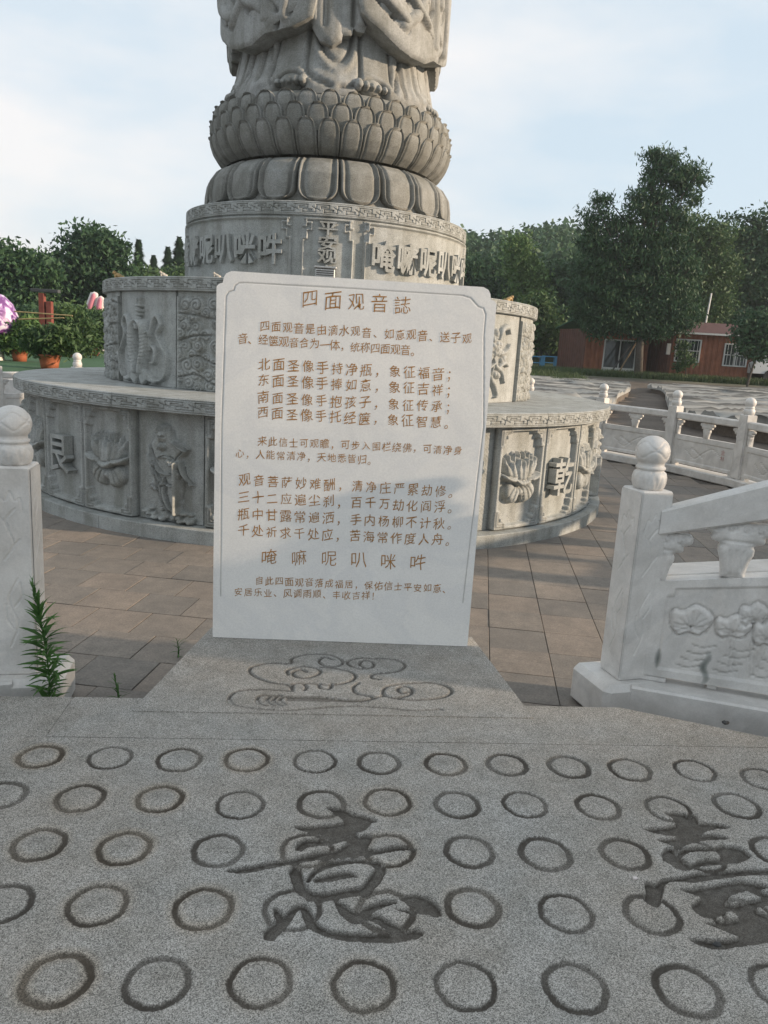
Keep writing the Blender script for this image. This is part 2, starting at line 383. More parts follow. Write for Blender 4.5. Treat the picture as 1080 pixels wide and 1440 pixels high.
# ------------------------------------------------------------------ glyphs from the built-in font
_G = {}
def glyph(ch, ext=0.0, off=0.0):
    k = (ch, ext, off)
    if k not in _G:
        c = bpy.data.curves.new('glyph', 'FONT'); c.body = ch; c.extrude = ext; c.offset = off; c.size = 1; c.resolution_u = 2; c.fill_mode = 'FRONT' if ext == 0 else 'BOTH'
        o = bpy.data.objects.new('glyph', c); COL.objects.link(o); dg = bpy.context.evaluated_depsgraph_get(); dg.update()
        me = bpy.data.meshes.new_from_object(o.evaluated_get(dg))
        V = np.zeros(len(me.vertices)*3); me.vertices.foreach_get('co', V); V = V.reshape(-1, 3); F = [tuple(p.vertices) for p in me.polygons]
        bpy.data.objects.remove(o); bpy.data.curves.remove(c); bpy.data.meshes.remove(me)
        if len(V):
            if ch not in '，。、；！': V[:, 0] -= (V[:, 0].min()+V[:, 0].max())/2; V[:, 1] -= (V[:, 1].min()+V[:, 1].max())/2
            else: V[:, 0] -= .5; V[:, 1] -= .38
        _G[k] = (V, F)
    return _G[k]

exec_sections = True
# ================================================================== GROUND
CC = np.array([10*sin(R_(-5.1)), 10*cos(R_(-5.1))])          # centre of the round monument
FZ = -.22                                                    # brown tiled court
U0 = -CC/np.linalg.norm(CC); A0 = math.atan2(U0[1], U0[0])   # direction from monument to viewer
def cyl(th, z, r):           # theta in degrees, positive to the viewer's right
    a = A0+np.radians(th); return CC[0]+r*np.cos(a), CC[1]+r*np.sin(a), z
def sstep(x, a, b): t = np.clip((x-a)/(b-a), 0, 1); return t*t*(3-2*t)
def terrain(x, y):
    x = np.asarray(x, float); y = np.asarray(y, float); r = np.hypot(x-CC[0], y-CC[1]); az = np.degrees(np.arctan2(x, np.maximum(y, .1)))
    z = -.34+.46*sstep(r, 7.2, 9.0)+.10*np.clip((r-9.0)/20, 0, 1)+.48*sstep(y, 36, 42)
    hill = (2.5+12.5*sstep(az, -4, 5)*(1-.30*sstep(az, 10, 22)))*sstep(y, 62, 135)*(1+.07*np.sin(az*.6+.8))
    near = 1-sstep(y, 2, 7)                       # low ground round the viewer's platform
    return (z+hill*(y > 0))*(1-near)-.5*near
xs = np.concatenate([np.linspace(-420, -40, 30), np.linspace(-38, 38, 110), np.linspace(40, 420, 30)]); ys = np.concatenate([np.linspace(-120, -14, 12), np.linspace(-12, 60, 120), np.linspace(63, 170, 30), np.linspace(190, 700, 14)])
X, Y = np.meshgrid(xs, ys); Z = terrain(X, Y)
tag(obj('ground', np.stack([X.ravel(), Y.ravel(), Z.ravel()], 1), grid_faces(len(xs), len(ys)), M_SOIL, smooth=True), None, kind='structure')

# brown court floor: bed below, single tiles above
V, F = lathe_vf([(0.01, FZ-.012), (7.1, FZ-.012), (7.1, -.6)], 96); V[:, :2] += CC
court = tag(obj('court_floor', V, F, plain('dark_joint_mortar', (.085, .078, .068), .95)), 'brown tiled floor of the round court', kind='structure')
TS, TG = .362, R_(-6.6); ex = np.array([cos(TG), sin(TG)]); ey = np.array([-sin(TG), cos(TG)])
tiles = []
for i in range(-40, 44):
    for j in range(-30, 45):
        off = .5*(j % 2) if i*TS < -2.0 else 0
        c = np.array([1.19, 7.145])+ex*(i+off)*TS+ey*j*TS; r = np.linalg.norm(c-CC)
        if r < 3.35 or r > (6.12 if c[1] > 5 or abs(c[0]) > 2.2 else 7.0) or c[1] < 3.1 and abs(c[0]) < 2.2: continue
        az = math.degrees(math.atan2(c[0], c[1]))
        vis = abs(az) < 29 and c[1] > 3.2
        tiles.append((0 if vis else 1, math.hypot(*c), c, r))
tiles.sort(key=lambda t: (t[0], t[1]))
Vt, Ft = box_vf((0, 0, -.012), (TS-.0045, TS-.0045, .024), .002); tme = [mesh_data('tile', Vt, Ft, M_TILE)]
rest = MB()
for k, (_, _, c, r) in enumerate(tiles):
    dz = RNG.uniform(-.0022, .0022)
    if k < 290: link('tile', tme[0], court, (c[0], c[1], FZ+dz), TG)
    else:
        Rm = np.array([[cos(TG), -sin(TG), 0], [sin(TG), cos(TG), 0], [0, 0, 1]]); Vb, Fb = box_vf((0, 0, -.012), (TS-.006, TS-.006, .024)); rest.add(Vb@Rm.T+np.array([c[0], c[1], FZ+dz]), Fb)
rest.obj('tile', M_TILE, court, kind='stuff')

# granite platform under the viewer: ring-carved field, calligraphy, border strips
E0 = np.array([-1.595, 3.03]); E1 = np.array([1.129, 3.266]); ed = (E1-E0)/np.linalg.norm(E1-E0); en = np.array([-ed[1], ed[0]])
J0 = np.array([-1.442, 2.725]); J1 = np.array([1.658, 2.945])
plat = thing('granite_platform', 'speckled grey granite platform carved with rings and two large characters, in the foreground', 'stone platform'); plat['kind'] = 'structure'; del plat['category']; 
SR = .0037
S = Relief(-1.75, 2.15, 1.28, 2.74, SR)     # in platform coordinates u along ed, v along en
def toS(p): return np.array([np.dot(p, ed), np.dot(p, en)])
def px2S(x, y): return toS(onz(x, y, 0)[:2])
vj = float(np.mean([toS(J0)[1], toS(J1)[1]]))
S = Relief(-1.75, 2.25, 1.22, vj-.003, SR)
rings = [[(57, 1063), (155, 1065), (252, 1068), (347, 1068), (443, 1070), (533, 1072), (627, 1074), (713, 1075), (800, 1078), (886, 1082), (977, 1083), (1072, 1095)],
 [(-95, 1114), (2, 1118), (113, 1122), (225, 1123), (338, 1131), (452, 1130), (545, 1127), (643, 1131), (738, 1131), (841, 1134), (940, 1137), (1036, 1132), (1140, 1145)],
 [(-65, 1184), (55, 1187), (175, 1192), (307, 1195), (432, 1195), (547, 1195), (660, 1197), (767, 1200), (879, 1200), (985, 1203), (1092, 1197)],
 [(-140, 1266), (4, 1270), (137, 1272), (286, 1277), (411, 1279), (543, 1280), (665, 1275), (796, 1283), (917, 1285), (1055, 1290), (1190, 1300)],
 [(-65, 1370), (80, 1377), (221, 1381), (366, 1380), (512, 1385), (655, 1385), (809, 1388), (967, 1392), (1100, 1388), (1240, 1395)],
 [(-140, 1520), (30, 1525), (190, 1530), (350, 1532), (515, 1535), (680, 1538), (850, 1540), (1020, 1545), (1190, 1550)]]
rust = np.zeros_like(S.H); wob = np.zeros_like(S.H)
for _ in range(14):
    a_ = RNG.uniform(0, 2*pi); f_ = RNG.uniform(6, 60); wob += np.sin(f_*(S.U*cos(a_)+S.Vv*sin(a_))+RNG.uniform(0, 6))*2.5/f_
S.H += wob*.0012
k0 = 0
for row in rings:
    for (x, y) in row:
        c = px2S(x, y); k0 += 1; r0 = .0755+RNG.uniform(-.003, .003); wd = RNG.uniform(.0078, .0115); W = S.win(np.array([c]), .15)
        U = S.U[W]-c[0]; V_ = S.Vv[W]-c[1]; d = np.hypot(U, V_); an = np.arctan2(V_, U); d = d+.0013*np.sin(5*an+k0)+.0008*np.sin(11*an+2*k0)+RNG.normal(0, .0009, d.shape)
        q = np.abs(d-r0)/wd; g = np.clip(1-q*q, 0, 1)**.6; S.H[W] = np.minimum(S.H[W], S.H[W]-.0085*g)
        S.H[W] += .004*np.clip(1-(d/(r0-wd))**2, 0, 1)
        S.D[W] = np.maximum(S.D[W], np.clip((1.08-q)*4, 0, 1)*(.80+.18*np.sin(an*1+k0*1.7)))
        S.D[W] = np.maximum(S.D[W], .28*np.clip(1-np.hypot(U+.012*sin(k0), V_-.01)/.034, 0, 1)*(.6+.4*sin(k0*3.3)))
        rust[W] = np.maximum(rust[W], np.clip(1-np.abs(d-r0)/.034, 0, 1)*np.clip(.12+.35*sin(k0*2.1)-.4*(x-400)/700, 0, .6))
def brush(pts, w, off, sc):          # pts in enlarged-photo units -> outline polygon in platform coordinates
    P = np.asarray(pts, float); w = np.asarray(w, float)
    k = np.interp(np.linspace(0, len(P)-1, (len(P)-1)*5+1), np.arange(len(P)), w); P = smooth_curve(P, 5) if len(P) > 2 else np.array([P[0]+(P[1]-P[0])*t for t in np.linspace(0, 1, 6)])
    if len(k) != len(P): k = np.interp(np.linspace(0, 1, len(P)), np.linspace(0, 1, len(k)), k)
    T = np.gradient(P, axis=0); T /= np.linalg.norm(T, axis=1)[:, None]; Nn = np.stack([-T[:, 1], T[:, 0]], 1)
    a = P+Nn*k[:, None]/2; b = P-Nn*k[:, None]/2
    e1 = P[-1]+T[-1]*k[-1]*.45; e0 = P[0]-T[0]*k[0]*.45
    Q = np.vstack([e0, a, e1, b[::-1]]); return np.array([px2S(off[0]+x/sc, off[1]+y/sc) for x, y in Q])
Z1, K1 = (300, 1110), 3.0
ch1 = [([(480, 78), (540, 95), (580, 130), (575, 170)], [8, 38, 60, 40]), ([(575, 120), (640, 125), (688, 133)], [50, 34, 12]), ([(575, 160), (630, 155), (660, 140)], [50, 40, 14]),
 ([(348, 157), (400, 165), (480, 162), (560, 160)], [14, 26, 34, 50]), ([(400, 185), (480, 190), (560, 180)], [10, 24, 26]), ([(362, 248), (395, 228), (460, 222), (540, 208), (600, 195)], [40, 42, 34, 26, 34]),
 ([(530, 262), (575, 235), (625, 222), (655, 202)], [22, 34, 62, 40]), ([(62, 340), (130, 338), (250, 315), (340, 300), (480, 275), (600, 262), (700, 262), (800, 246), (858, 252)], [12, 30, 30, 24, 38, 46, 24, 26, 8]),
 ([(345, 338), (355, 380), (378, 425), (430, 455)], [54, 52, 48, 40]), ([(400, 450), (480, 450), (560, 435), (640, 425)], [44, 40, 38, 40]), ([(398, 385), (430, 345), (500, 312), (600, 300), (660, 305), (700, 318)], [18, 24, 30, 24, 24, 40]),
 ([(712, 330), (680, 380), (640, 425)], [46, 54, 46]), ([(430, 382), (500, 370), (570, 358), (605, 366)], [22, 34, 30, 14]), ([(232, 618), (265, 585), (310, 545), (350, 503), (382, 500), (402, 540), (420, 568), (480, 602), (560, 618), (660, 622), (760, 622), (850, 606), (880, 602)], [56, 56, 42, 24, 32, 46, 44, 34, 38, 44, 44, 44, 26]),
 ([(262, 505), (272, 525), (288, 545)], [20, 36, 40]), ([(515, 465), (550, 505), (590, 535), (622, 545)], [16, 46, 54, 46]), ([(600, 545), (640, 515), (700, 490), (770, 473)], [30, 44, 34, 16]), ([(640, 540), (690, 545), (740, 570), (800, 602)], [12, 40, 36, 46]),
 ([(792, 455), (850, 462), (905, 488), (948, 518)], [18, 52, 64, 46]), ([(770, 505), (840, 512), (900, 505)], [8, 18, 36])]
Z2, K2 = (860, 1110), 4.909
pol2 = [[(355, 158), (430, 155), (510, 160), (545, 185), (560, 160), (590, 180), (605, 225), (680, 225), (760, 235), (815, 255), (800, 268), (740, 268), (660, 285), (620, 305), (720, 305), (800, 325), (810, 340), (740, 345), (640, 350), (560, 365), (500, 390), (470, 415), (430, 390), (390, 375), (315, 350), (330, 338), (400, 335), (460, 320), (380, 312), (290, 300), (210, 265), (260, 262), (380, 250), (440, 240), (450, 220), (410, 190)],
 [(225, 635), (262, 632), (300, 652), (350, 615), (480, 595), (600, 570), (800, 555), (950, 545), (1080, 545), (1230, 560), (1230, 600), (1080, 590), (950, 590), (850, 600), (700, 620), (580, 640), (480, 635), (400, 635), (370, 655), (355, 720), (335, 800), (310, 825), (260, 800), (220, 765), (240, 700)]]
hol2 = [([(345, 440), (370, 405), (420, 395), (450, 440), (500, 400), (600, 395), (700, 400), (760, 380), (840, 385), (910, 405), (970, 455), (940, 480), (880, 505), (780, 515), (620, 530), (560, 545), (510, 562), (450, 545), (410, 515), (360, 490)], [[(480, 465), (540, 435), (640, 430), (740, 425), (762, 445), (745, 475), (660, 480), (600, 490), (545, 515), (500, 490)]]),
 ([(470, 685), (560, 680), (650, 665), (780, 640), (900, 625), (1010, 640), (1080, 660), (1300, 690), (1300, 1040), (1080, 1055), (900, 1080), (780, 1100), (690, 1098), (600, 1075), (530, 1030), (600, 1025), (750, 1035), (890, 1018), (820, 990), (720, 950), (640, 920), (720, 915), (700, 890), (630, 880), (570, 840), (550, 795), (620, 745), (600, 735), (500, 700)],
  [[(780, 770), (820, 730), (930, 695), (1040, 745), (960, 760), (860, 785), (800, 785)], [(720, 885), (820, 830), (885, 885), (840, 895), (760, 905)], [(1000, 810), (1070, 800), (1200, 830), (1080, 860), (1010, 835)], [(1030, 690), (1080, 675), (1150, 700), (1080, 710)]])]
CUT = np.zeros_like(S.H)
def cut(P, hole=False):
    W = S.win(P, .012); ins = S.inside(P, W); d = S.segd(np.vstack([P, P[:1]]), W)
    d = d+.0012*np.sin(S.U[W]*130+S.Vv[W]*190)*np.sin(S.Vv[W]*90)
    sd_ = np.where(ins, d, -d); k = np.clip(sd_/.0030+.5, 0, 1)
    if hole: CUT[W] = CUT[W]*(1-k)
    else: CUT[W] = np.maximum(CUT[W], k)
for pts, w in ch1: cut(brush(pts, w, Z1, K1))
def conv(pl): return np.array([px2S(Z2[0]+x/K2, Z2[1]+y/K2) for x, y in pl])
for p in pol2: cut(conv(p))
for p, hs in hol2:
    cut(conv(p))
    for h in hs: cut(conv(h), True)
rough = RNG.normal(0, 1, (S.ny//3+2, S.nx//3+2)).repeat(3, 0).repeat(3, 1)[:S.ny, :S.nx]
S.H = S.H*(1-CUT)+CUT*(-.015+.0006*rough); _bl = CUT.copy()
for _ in range(5): _bl[1:-1, 1:-1] = (_bl[:-2, 1:-1]+_bl[2:, 1:-1]+_bl[1:-1, :-2]+_bl[1:-1, 2:])/4
_nz = np.sin(S.U*61+2*np.sin(S.Vv*37))*np.sin(S.Vv*83+np.sin(S.U*47)*2)
S.D = np.maximum(S.D*(1-CUT), CUT*(.84+.06*_nz+.8*np.clip(.93-_bl, 0, .2)))  # brown cut floors; rims darker, recess shade put into the colour
S.H -= CUT*.002*_nz; rust *= (1-CUT)
S.H += RNG.normal(0, .00035, S.H.shape)
V = S.U.ravel()[:, None]*ed+S.Vv.ravel()[:, None]*en; V = np.column_stack([V, S.H.ravel()])
obj('carved_slab', V, grid_faces(S.nx, S.ny), M_SLAB, plat, True, {'dirt': S.D.ravel(), 'rust': rust.ravel()})
def sheet(name, u0, u1, v0, v1, z0=-.3, ch=.004, right=None):
    P = [ed*u+en*v for u, v in ((u0+ch, v0+ch), (u1-ch, v0+ch), (u1-ch, v1-ch), (u0+ch, v1-ch))]; Q = [ed*u+en*v for u, v in ((u0, v0), (u1, v0), (u1, v1), (u0, v1))]
    if right: P[2] = np.array(right); Q[2] = P[2]+.004*ed
    VV = [(*p, z0) for p in Q]+[(*p, -ch) for p in Q]+[(*p, 0) for p in P]
    F_ = [(3, 2, 1, 0), (8, 9, 10, 11)]+[(i, (i+1) % 4, 4+(i+1) % 4, 4+i) for i in range(4)]+[(4+i, 4+(i+1) % 4, 8+(i+1) % 4, 8+i) for i in range(4)]
    return obj(name, VV, F_, M_SLAB, plat)
v1 = toS(E0)[1]
# border strip, in three stones; its right end is cut where the marble kerb crosses
uR0 = toS(np.array([1.129, 3.266]))[0]
sheet('border_stone', -3.4, -1.02, vj+.001, v1); 
ue = toS(onz(1080, 1037, 0)[:2])
VVu = [(-1.018, vj+.001), (ue[0]+.35, vj+.001), (ue[0]+.35, ue[1]-.06), (ue[0], ue[1]), (toS(E1)[0], v1+.0), (-1.018, v1)]
P = np.array([ed*u+en*v for u, v in VVu]); n = len(P)
obj('border_stone', [(*p, -.3) for p in P]+[(*p, 0) for p in P], [tuple(range(n))[::-1], tuple(range(n, 2*n))]+[(i, (i+1) % n, n+(i+1) % n, n+i) for i in range(n)], M_SLAB, plat)
sheet('paving_slab', -3.4, -1.753, 1.22, vj-.003); sheet('paving_slab', 2.253, 3.2, 1.22, vj-.003); sheet('paving_slab', -3.4, 3.2, -4, 1.217)
sheet('platform_base', -1.752, 2.252, 1.22, vj-.003, -.3).location.z = -.03
# trapezoid plinth stone with carved clouds
ZC, KC = (180, 880), 1.862
Rf = Relief(-1.30, .62, 2.9, 4.1, .0062)
TL, TR, BL, BR = onz(291, 898, .006)[:2], onz(671, 911, .006)[:2], onz(185, 999, .006)[:2], onz(750, 1009, .006)[:2]
inn = en*.16
outline = [toS(BL), toS(BR), toS(TR+inn), toS(TL+inn)]
Rf = Relief(min(o[0] for o in outline)-.01, max(o[0] for o in outline)+.01, min(o[1] for o in outline)-.01, max(o[1] for o in outline)+.01, .006)
def cz(pts): return [toS(onz(ZC[0]+x/KC, ZC[1]+y/KC, .006)[:2]) for x, y in pts]
clouds = [[(430, 165), (420, 155), (375, 148), (340, 136), (320, 122), (325, 108), (370, 98), (425, 98), (430, 85), (470, 75), (530, 76), (562, 92), (550, 105), (515, 104), (500, 92), (515, 82), (538, 88)],
 [(420, 128), (418, 116), (455, 106), (497, 112), (502, 124), (470, 136), (440, 133), (432, 122), (452, 114), (468, 120)], [(430, 165), (434, 152), (470, 150), (540, 154), (588, 142), (592, 125), (552, 112), (505, 108)],
 [(460, 152), (468, 160), (462, 168)], [(500, 152), (503, 162), (528, 164), (532, 152)], [(618, 108), (606, 100), (618, 90), (642, 96), (640, 108), (612, 112), (582, 104), (576, 92), (610, 84), (650, 86)],
 [(650, 85), (700, 88), (726, 104), (700, 120), (645, 126), (638, 136), (660, 140)], [(735, 172), (716, 176), (706, 166), (718, 158), (742, 164), (738, 180), (700, 188), (668, 178), (680, 158), (740, 150), (805, 150), (845, 165), (838, 182), (790, 192), (720, 192), (665, 182)],
 [(604, 150), (590, 160), (598, 176), (640, 186)], [(430, 170), (350, 166), (292, 170), (266, 186), (276, 206), (340, 217), (430, 221), (560, 211), (660, 214), (740, 222), (820, 219)], [(400, 182), (350, 182), (338, 195), (352, 207), (402, 209)],
 [(372, 185), (362, 196), (376, 207)], [(390, 184), (380, 196), (394, 207)], [(406, 184), (397, 196), (411, 206)], [(412, 184), (500, 186), (600, 195), (665, 184)]]
for c in clouds: Rf.groove(cz(c), .0085, .011, dirt=.8)
P = np.array(cz([(412, 184), (500, 188), (600, 196), (660, 190), (610, 200), (520, 200), (418, 206)])); W = Rf.win(P, .01); ins = Rf.inside(P, W); Rf.H[W] -= .007*ins; Rf.D[W] = np.maximum(Rf.D[W], .55*ins)
Rf.H += RNG.normal(0, .0004, Rf.H.shape)
def fS(z0): return lambda u, v, h=0: (u*ed[0]+v*en[0], u*ed[1]+v*en[1], z0+h+0*u)
plinth = tag(link('tablet_plinth', masked(Rf, outline, 'tablet_plinth', fS(.006), fS(-.3), M_SLAB)), 'trapezoid grey granite base stone with carved swirling clouds in front of the white tablet', 'stone base')
# ================================================================== WHITE TABLET
PL = np.array([-.862, 3.804]); PR = np.array([.489, 3.883]); td = (PR-PL)/np.linalg.norm(PR-PL); tn = np.array([td[1], -td[0]])
def tab(x, y):               # photo pixel -> (s, z) in the tablet's face
    d = ray(x, y); t = (tn@PL)/(tn@d[:2]); Q = np.array([0, 0, EYE])+t*d; return np.array([(Q[:2]-PL)@td, Q[2]])
def fT(depth): return lambda s, z, h=0: (PL[0]+td[0]*s+tn[0]*(h-depth), PL[1]+td[1]*s+tn[1]*(h-depth), z+0*s)
tablet = thing('inscribed_tablet', 'tall white marble tablet with golden Chinese inscription standing on the grey granite base', 'stone tablet', (0, 0, 0))
WT, HT = 1.353, 1.862
ol = [(0, .008), (WT, .008), (WT, HT-.075), (WT-.012, HT-.062), (WT-.03, HT-.055), (WT-.034, HT-.03), (WT-.045, HT-.012), (WT-.07, HT), (.07, HT), (.045, HT-.012), (.034, HT-.03), (.03, HT-.055), (.012, HT-.062), (0, HT-.075)]
RT = Relief(-.004, WT+.004, .004, HT+.004, .0038)
q4 = lambda x, y: tab(290+x/2.571, 370+y/2.571); q5 = lambda x, y: tab(290+x/2.571, 600+y/2.571)
bl = [q5(52, 612), q5(56, 0), q4(66, 300), q4(72, 120), q4(82, 104), q4(100, 98)]; br = [q4(100, 98), q4(104, 82), q4(118, 72), q4(140, 71), q4(540, 93), q4(925, 117), q4(955, 126), q4(970, 142), q4(984, 158), q4(1002, 164), q4(1010, 186), q4(1004, 260), q5(1003, 0), q5(928, 636)]
RT.groove(bl, .0030, .003, sm=False, dirt=.5); RT.groove(br, .0030, .003, sm=False, dirt=.5)
RT.H += .0006*np.sin(RT.U*9+RT.Vv*5)
link('slab', masked(RT, ol, 'slab', fT(0), fT(.13), M_TABLET), tablet)
lines = [('四面观音誌', q4(375, 130), q4(710, 150), 62), ('四面观音是由滴水观音、如意观音、送子观', q4(212, 228), q4(943, 272), 36), ('音、经箧观音合为一体，统称四面观音。', q4(132, 272), q4(757, 318), 36),
 ('北面圣像手持净瓶，象征福音；', q4(210, 366), q4(890, 402), 43), ('东面圣像手捧如意，象征吉祥；', q4(208, 422), q4(888, 460), 43), ('南面圣像手抱孩子，象征传承；', q4(206, 485), q4(885, 520), 43), ('西面圣像手托经箧，象征智慧。', q4(205, 541), q4(882, 578), 43),
 ('来此信士可观瞻，可步入围栏绕佛，可清净身', q5(203, 52), q5(910, 85), 33), ('心，人能常清净，天地悉皆归。', q5(122, 96), q5(600, 120), 33),
 ('观音菩萨妙难酬，清净庄严累劫修。', q5(139, 192), q5(897, 236), 43), ('三十二应遍尘刹，百千万劫化阎浮。', q5(136, 253), q5(894, 293), 43), ('瓶中甘露常遍洒，手内杨柳不计秋。', q5(135, 315), q5(891, 353), 43), ('千处祈求千处应，苦海常作度人舟。', q5(135, 375), q5(885, 411), 43),
 ('唵嘛呢叭咪吽', q5(228, 470), q5(766, 489), 60), ('自此四面观音落成福居，保佑信士平安如意、', q5(192, 556), q5(870, 586), 33), ('安居乐业、风调雨顺、丰收吉祥！', q5(116, 597), q5(612, 612), 33)]
mpp = WT/360/2.571
for txt, a, b, sz in lines:
    n = len(txt); s = sz*mpp*1.03
    for i, ch in enumerate(txt):
        c = a+(b-a)*i/(n-1); V, F = glyph(ch, 0, -.006 if sz > 50 else -.001)
        if not len(V): continue
        V = V.copy(); sc = s*RNG.uniform(.93, 1.06); V[:, 1] += .13*V[:, 0]; V[:, 0] -= .02*V[:, 1]      # brush slant: strokes rise to the right
        V[:, 1] += .025*np.sin(V[:, 0]*5+i)+.012*np.sin(V[:, 0]*23+i*3); V[:, 0] += .018*np.sin(V[:, 1]*7+i)+.01*np.sin(V[:, 1]*19+i); r_ = RNG.uniform(-.035, .035)
        x = (V[:, 0]*cos(r_)-V[:, 1]*sin(r_))*sc*.95+c[0]; z = (V[:, 0]*sin(r_)+V[:, 1]*cos(r_))*sc+c[1]+RNG.normal(0, .0012)
        obj('inscription_character', np.stack([PL[0]+td[0]*x+tn[0]*.0014, PL[1]+td[1]*x+tn[1]*.0014, z], 1), F, M_GOLD, tablet)

# ================================================================== ROUND PEDESTAL
pedestal = thing('round_pedestal', 'three-tiered round pedestal of carved grey granite with relief panels, behind the white tablet', 'pedestal', (CC[0], CC[1], 0), A0)
def loc_cyl(th, z, r):       # local coordinates of the pedestal (x axis points to the viewer)
    a = np.radians(th); return r*np.cos(a), r*np.sin(a), z
def arc_block(r0, r1, z0, z1, a, seg=8, ch=.006):
    prof = [(r0, z0), (r1-ch, z0), (r1, z0+ch), (r1, z1-ch), (r1-ch, z1), (r0, z1)]
    V, F = lathe_vf(prof, seg, -a/2, a/2); m = seg+1; k = len(prof)
    F += [tuple(i*m for i in range(k))[::1], tuple(i*m+seg for i in range(k))[::-1], ]
    F += [(5*m+j+1, 5*m+j, j, j+1) for j in range(seg)] if False else []
    return V, F
def rotcopies(name, me, n, a_off=0.0, parent=pedestal, rng=None):
    for i in range(n):
        a = a_off+360*i/n; link(name, me, parent, (0, 0, 0), R_(a))
# wall cores
for (r, z0, z1) in ((3.385, FZ, .9), (2.55, 1.0, 1.97), (1.665, 2.05, 2.83)):
    V, F = lathe_vf([(r, z0), (r, z1)], 128); obj('wall', V, F, M_DRUM, pedestal, True)
V, F = arc_block(3.2, 3.575, FZ-.02, -.095, R_(22.5)-.0012); rotcopies('kerb_stone', mesh_data('kerb_stone', V, F, M_DRUM), 16)
# fret (meander) pattern
def fret(rel, pitch, z0, z1, d=.008, w=.0055):
    h = z1-z0; m = max(1, int(round((rel.u[-1]-rel.u[0])/pitch))); p = (rel.u[-1]-rel.u[0])/m
    segs = [((.02, .5), (.02, .95)), ((.02, .95), (.62, .95)), ((.62, .95), (.62, .55)), ((.62, .55), (.22, .55)), ((.22, .55), (.22, .74)), ((.22, .74), (.45, .74)),
            ((.98, .5), (.98, .05)), ((.98, .05), (.38, .05)), ((.38, .05), (.38, .40)), ((.38, .40), (.80, .40)), ((.80, .40), (.80, .22)), ((.80, .22), (.55, .22)), ((.02, .5), (.18, .30)), ((.82, .70), (.98, .5))]
    for i in range(m):
        for a, b in segs: rel.groove([(rel.u[0]+(i+a[0])*p, z0+a[1]*h), (rel.u[0]+(i+b[0])*p, z0+b[1]*h)], w, d, sm=False, dirt=.35)
def lip(r, z0, z1, rin, n, pitch, name='lip_stone'):
    a = 2*pi/n-.0035/r; rel = Relief(-a/2*r, a/2*r, z0, z1, .0085); hh = z1-z0
    for z in (z0+.14*hh, z1-.14*hh): rel.groove([(-a/2*r, z), (a/2*r, z)], .005, .006, sm=False, dirt=.3)
    fret(rel, pitch, z0+.22*hh, z1-.22*hh)
    for z, s_ in ((z0, 1), (z1, -1)): rel.H -= .014*np.clip(1-np.abs(rel.Vv-z)/.012, 0, 1)**1.5
    me = rel.mesh('lip_face', lambda u, v, h: ((r+h)*np.cos(u/r), (r+h)*np.sin(u/r), v), M_DRUM)
    top, _ = lathe_vf([(rin, z0), (r-.014, z0), (r-.014, z0+.0001)], 8, -a/2, a/2)
    V0 = np.zeros(len(me.vertices)*3); me.vertices.foreach_get('co', V0); V0 = V0.reshape(-1, 3); F0 = [tuple(p.vertices) for p in me.polygons]; D = rel.D.ravel()
    nx = rel.nx; ny = rel.ny; mb = MB(); mb.add(V0, F0)
    for iy, z in ((0, z0), (ny-1, z1)):
        base = V0[iy*nx:(iy+1)*nx]; inn_ = base.copy(); ang = np.arctan2(base[:, 1], base[:, 0]); inn_[:, 0] = rin*np.cos(ang); inn_[:, 1] = rin*np.sin(ang); inn_[:, 2] = z
        st = mb.n; mb.add(np.vstack([base, inn_]), [((i+1, i, nx+i, nx+i+1) if iy == 0 else (i, i+1, nx+i+1, nx+i)) for i in range(nx-1)])
    for sx in (0, nx-1):
        o0 = V0[sx]; o1 = V0[(ny-1)*nx+sx]; an = math.atan2(o0[1], o0[0]); mb.add([o0, (rin*cos(an), rin*sin(an), z0), (rin*cos(an), rin*sin(an), z1), o1], [(0, 1, 2, 3)])
    Vv = np.concatenate(mb.V); dd = np.zeros(len(Vv)); dd[:len(D)] = D
    m_ = mesh_data(name, Vv, mb.F, M_DRUM, False, {'dirt': dd}); bpy.data.meshes.remove(me)
    rotcopies(name, m_, n, 3.0)
lip(3.575, .898, 1.03, 2.3, 16, .27); lip(2.628, 1.965, 2.10, 1.5, 12, .27); lip(1.694, 2.815, 2.955, 1.1, 8, .24)
# tier-one panels
def cm(r, yscale=1):     # maps (u metres along arc, z, h) to pedestal coordinates, panel centred on the local x axis
    return lambda u, v, h: ((r+h)*np.cos(u/r), (r+h)*np.sin(u/r), v)
PZ0, PZ1 = -.088, .893
def frame_relief(hw):
    r = Relief(-hw, hw, PZ0, PZ1, .0085); w = .046; H0 = .062; r.H[:] = .0
    def bar(x0, x1, z0, z1, h=H0): r.poly([(x0, z0), (x1, z0), (x1, z1), (x0, z1)], h, .012)
    a, b = -hw, hw; c, d = PZ0, PZ1
    bar(a, a+w, c, d); bar(b-w, b, c, d); bar(a, b, c, c+w); bar(a, b, d-w, d)
    for sx in (-1, 1):
        for (z, sz) in ((c, 1), (d, -1)):
            x = sx*hw; X = lambda k: x-sx*k; Zz = lambda k: z+sz*k
            for (k0_, k1_, l0, l1) in ((0, .150, 0, .070), (0, .072, 0, .200), (.07, .105, .07, .12)):
                xs_ = sorted((X(k0_), X(k1_))); zs_ = sorted((Zz(l0), Zz(l1))); bar(xs_[0], xs_[1], zs_[0], zs_[1], .066)
            r.groove([(X(.022), Zz(.17)), (X(.022), Zz(.022)), (X(.125), Zz(.022)), (X(.125), Zz(.05)), (X(.05), Zz(.05)), (X(.05), Zz(.15))], .007, .016, sm=False, dirt=.3)
    return r
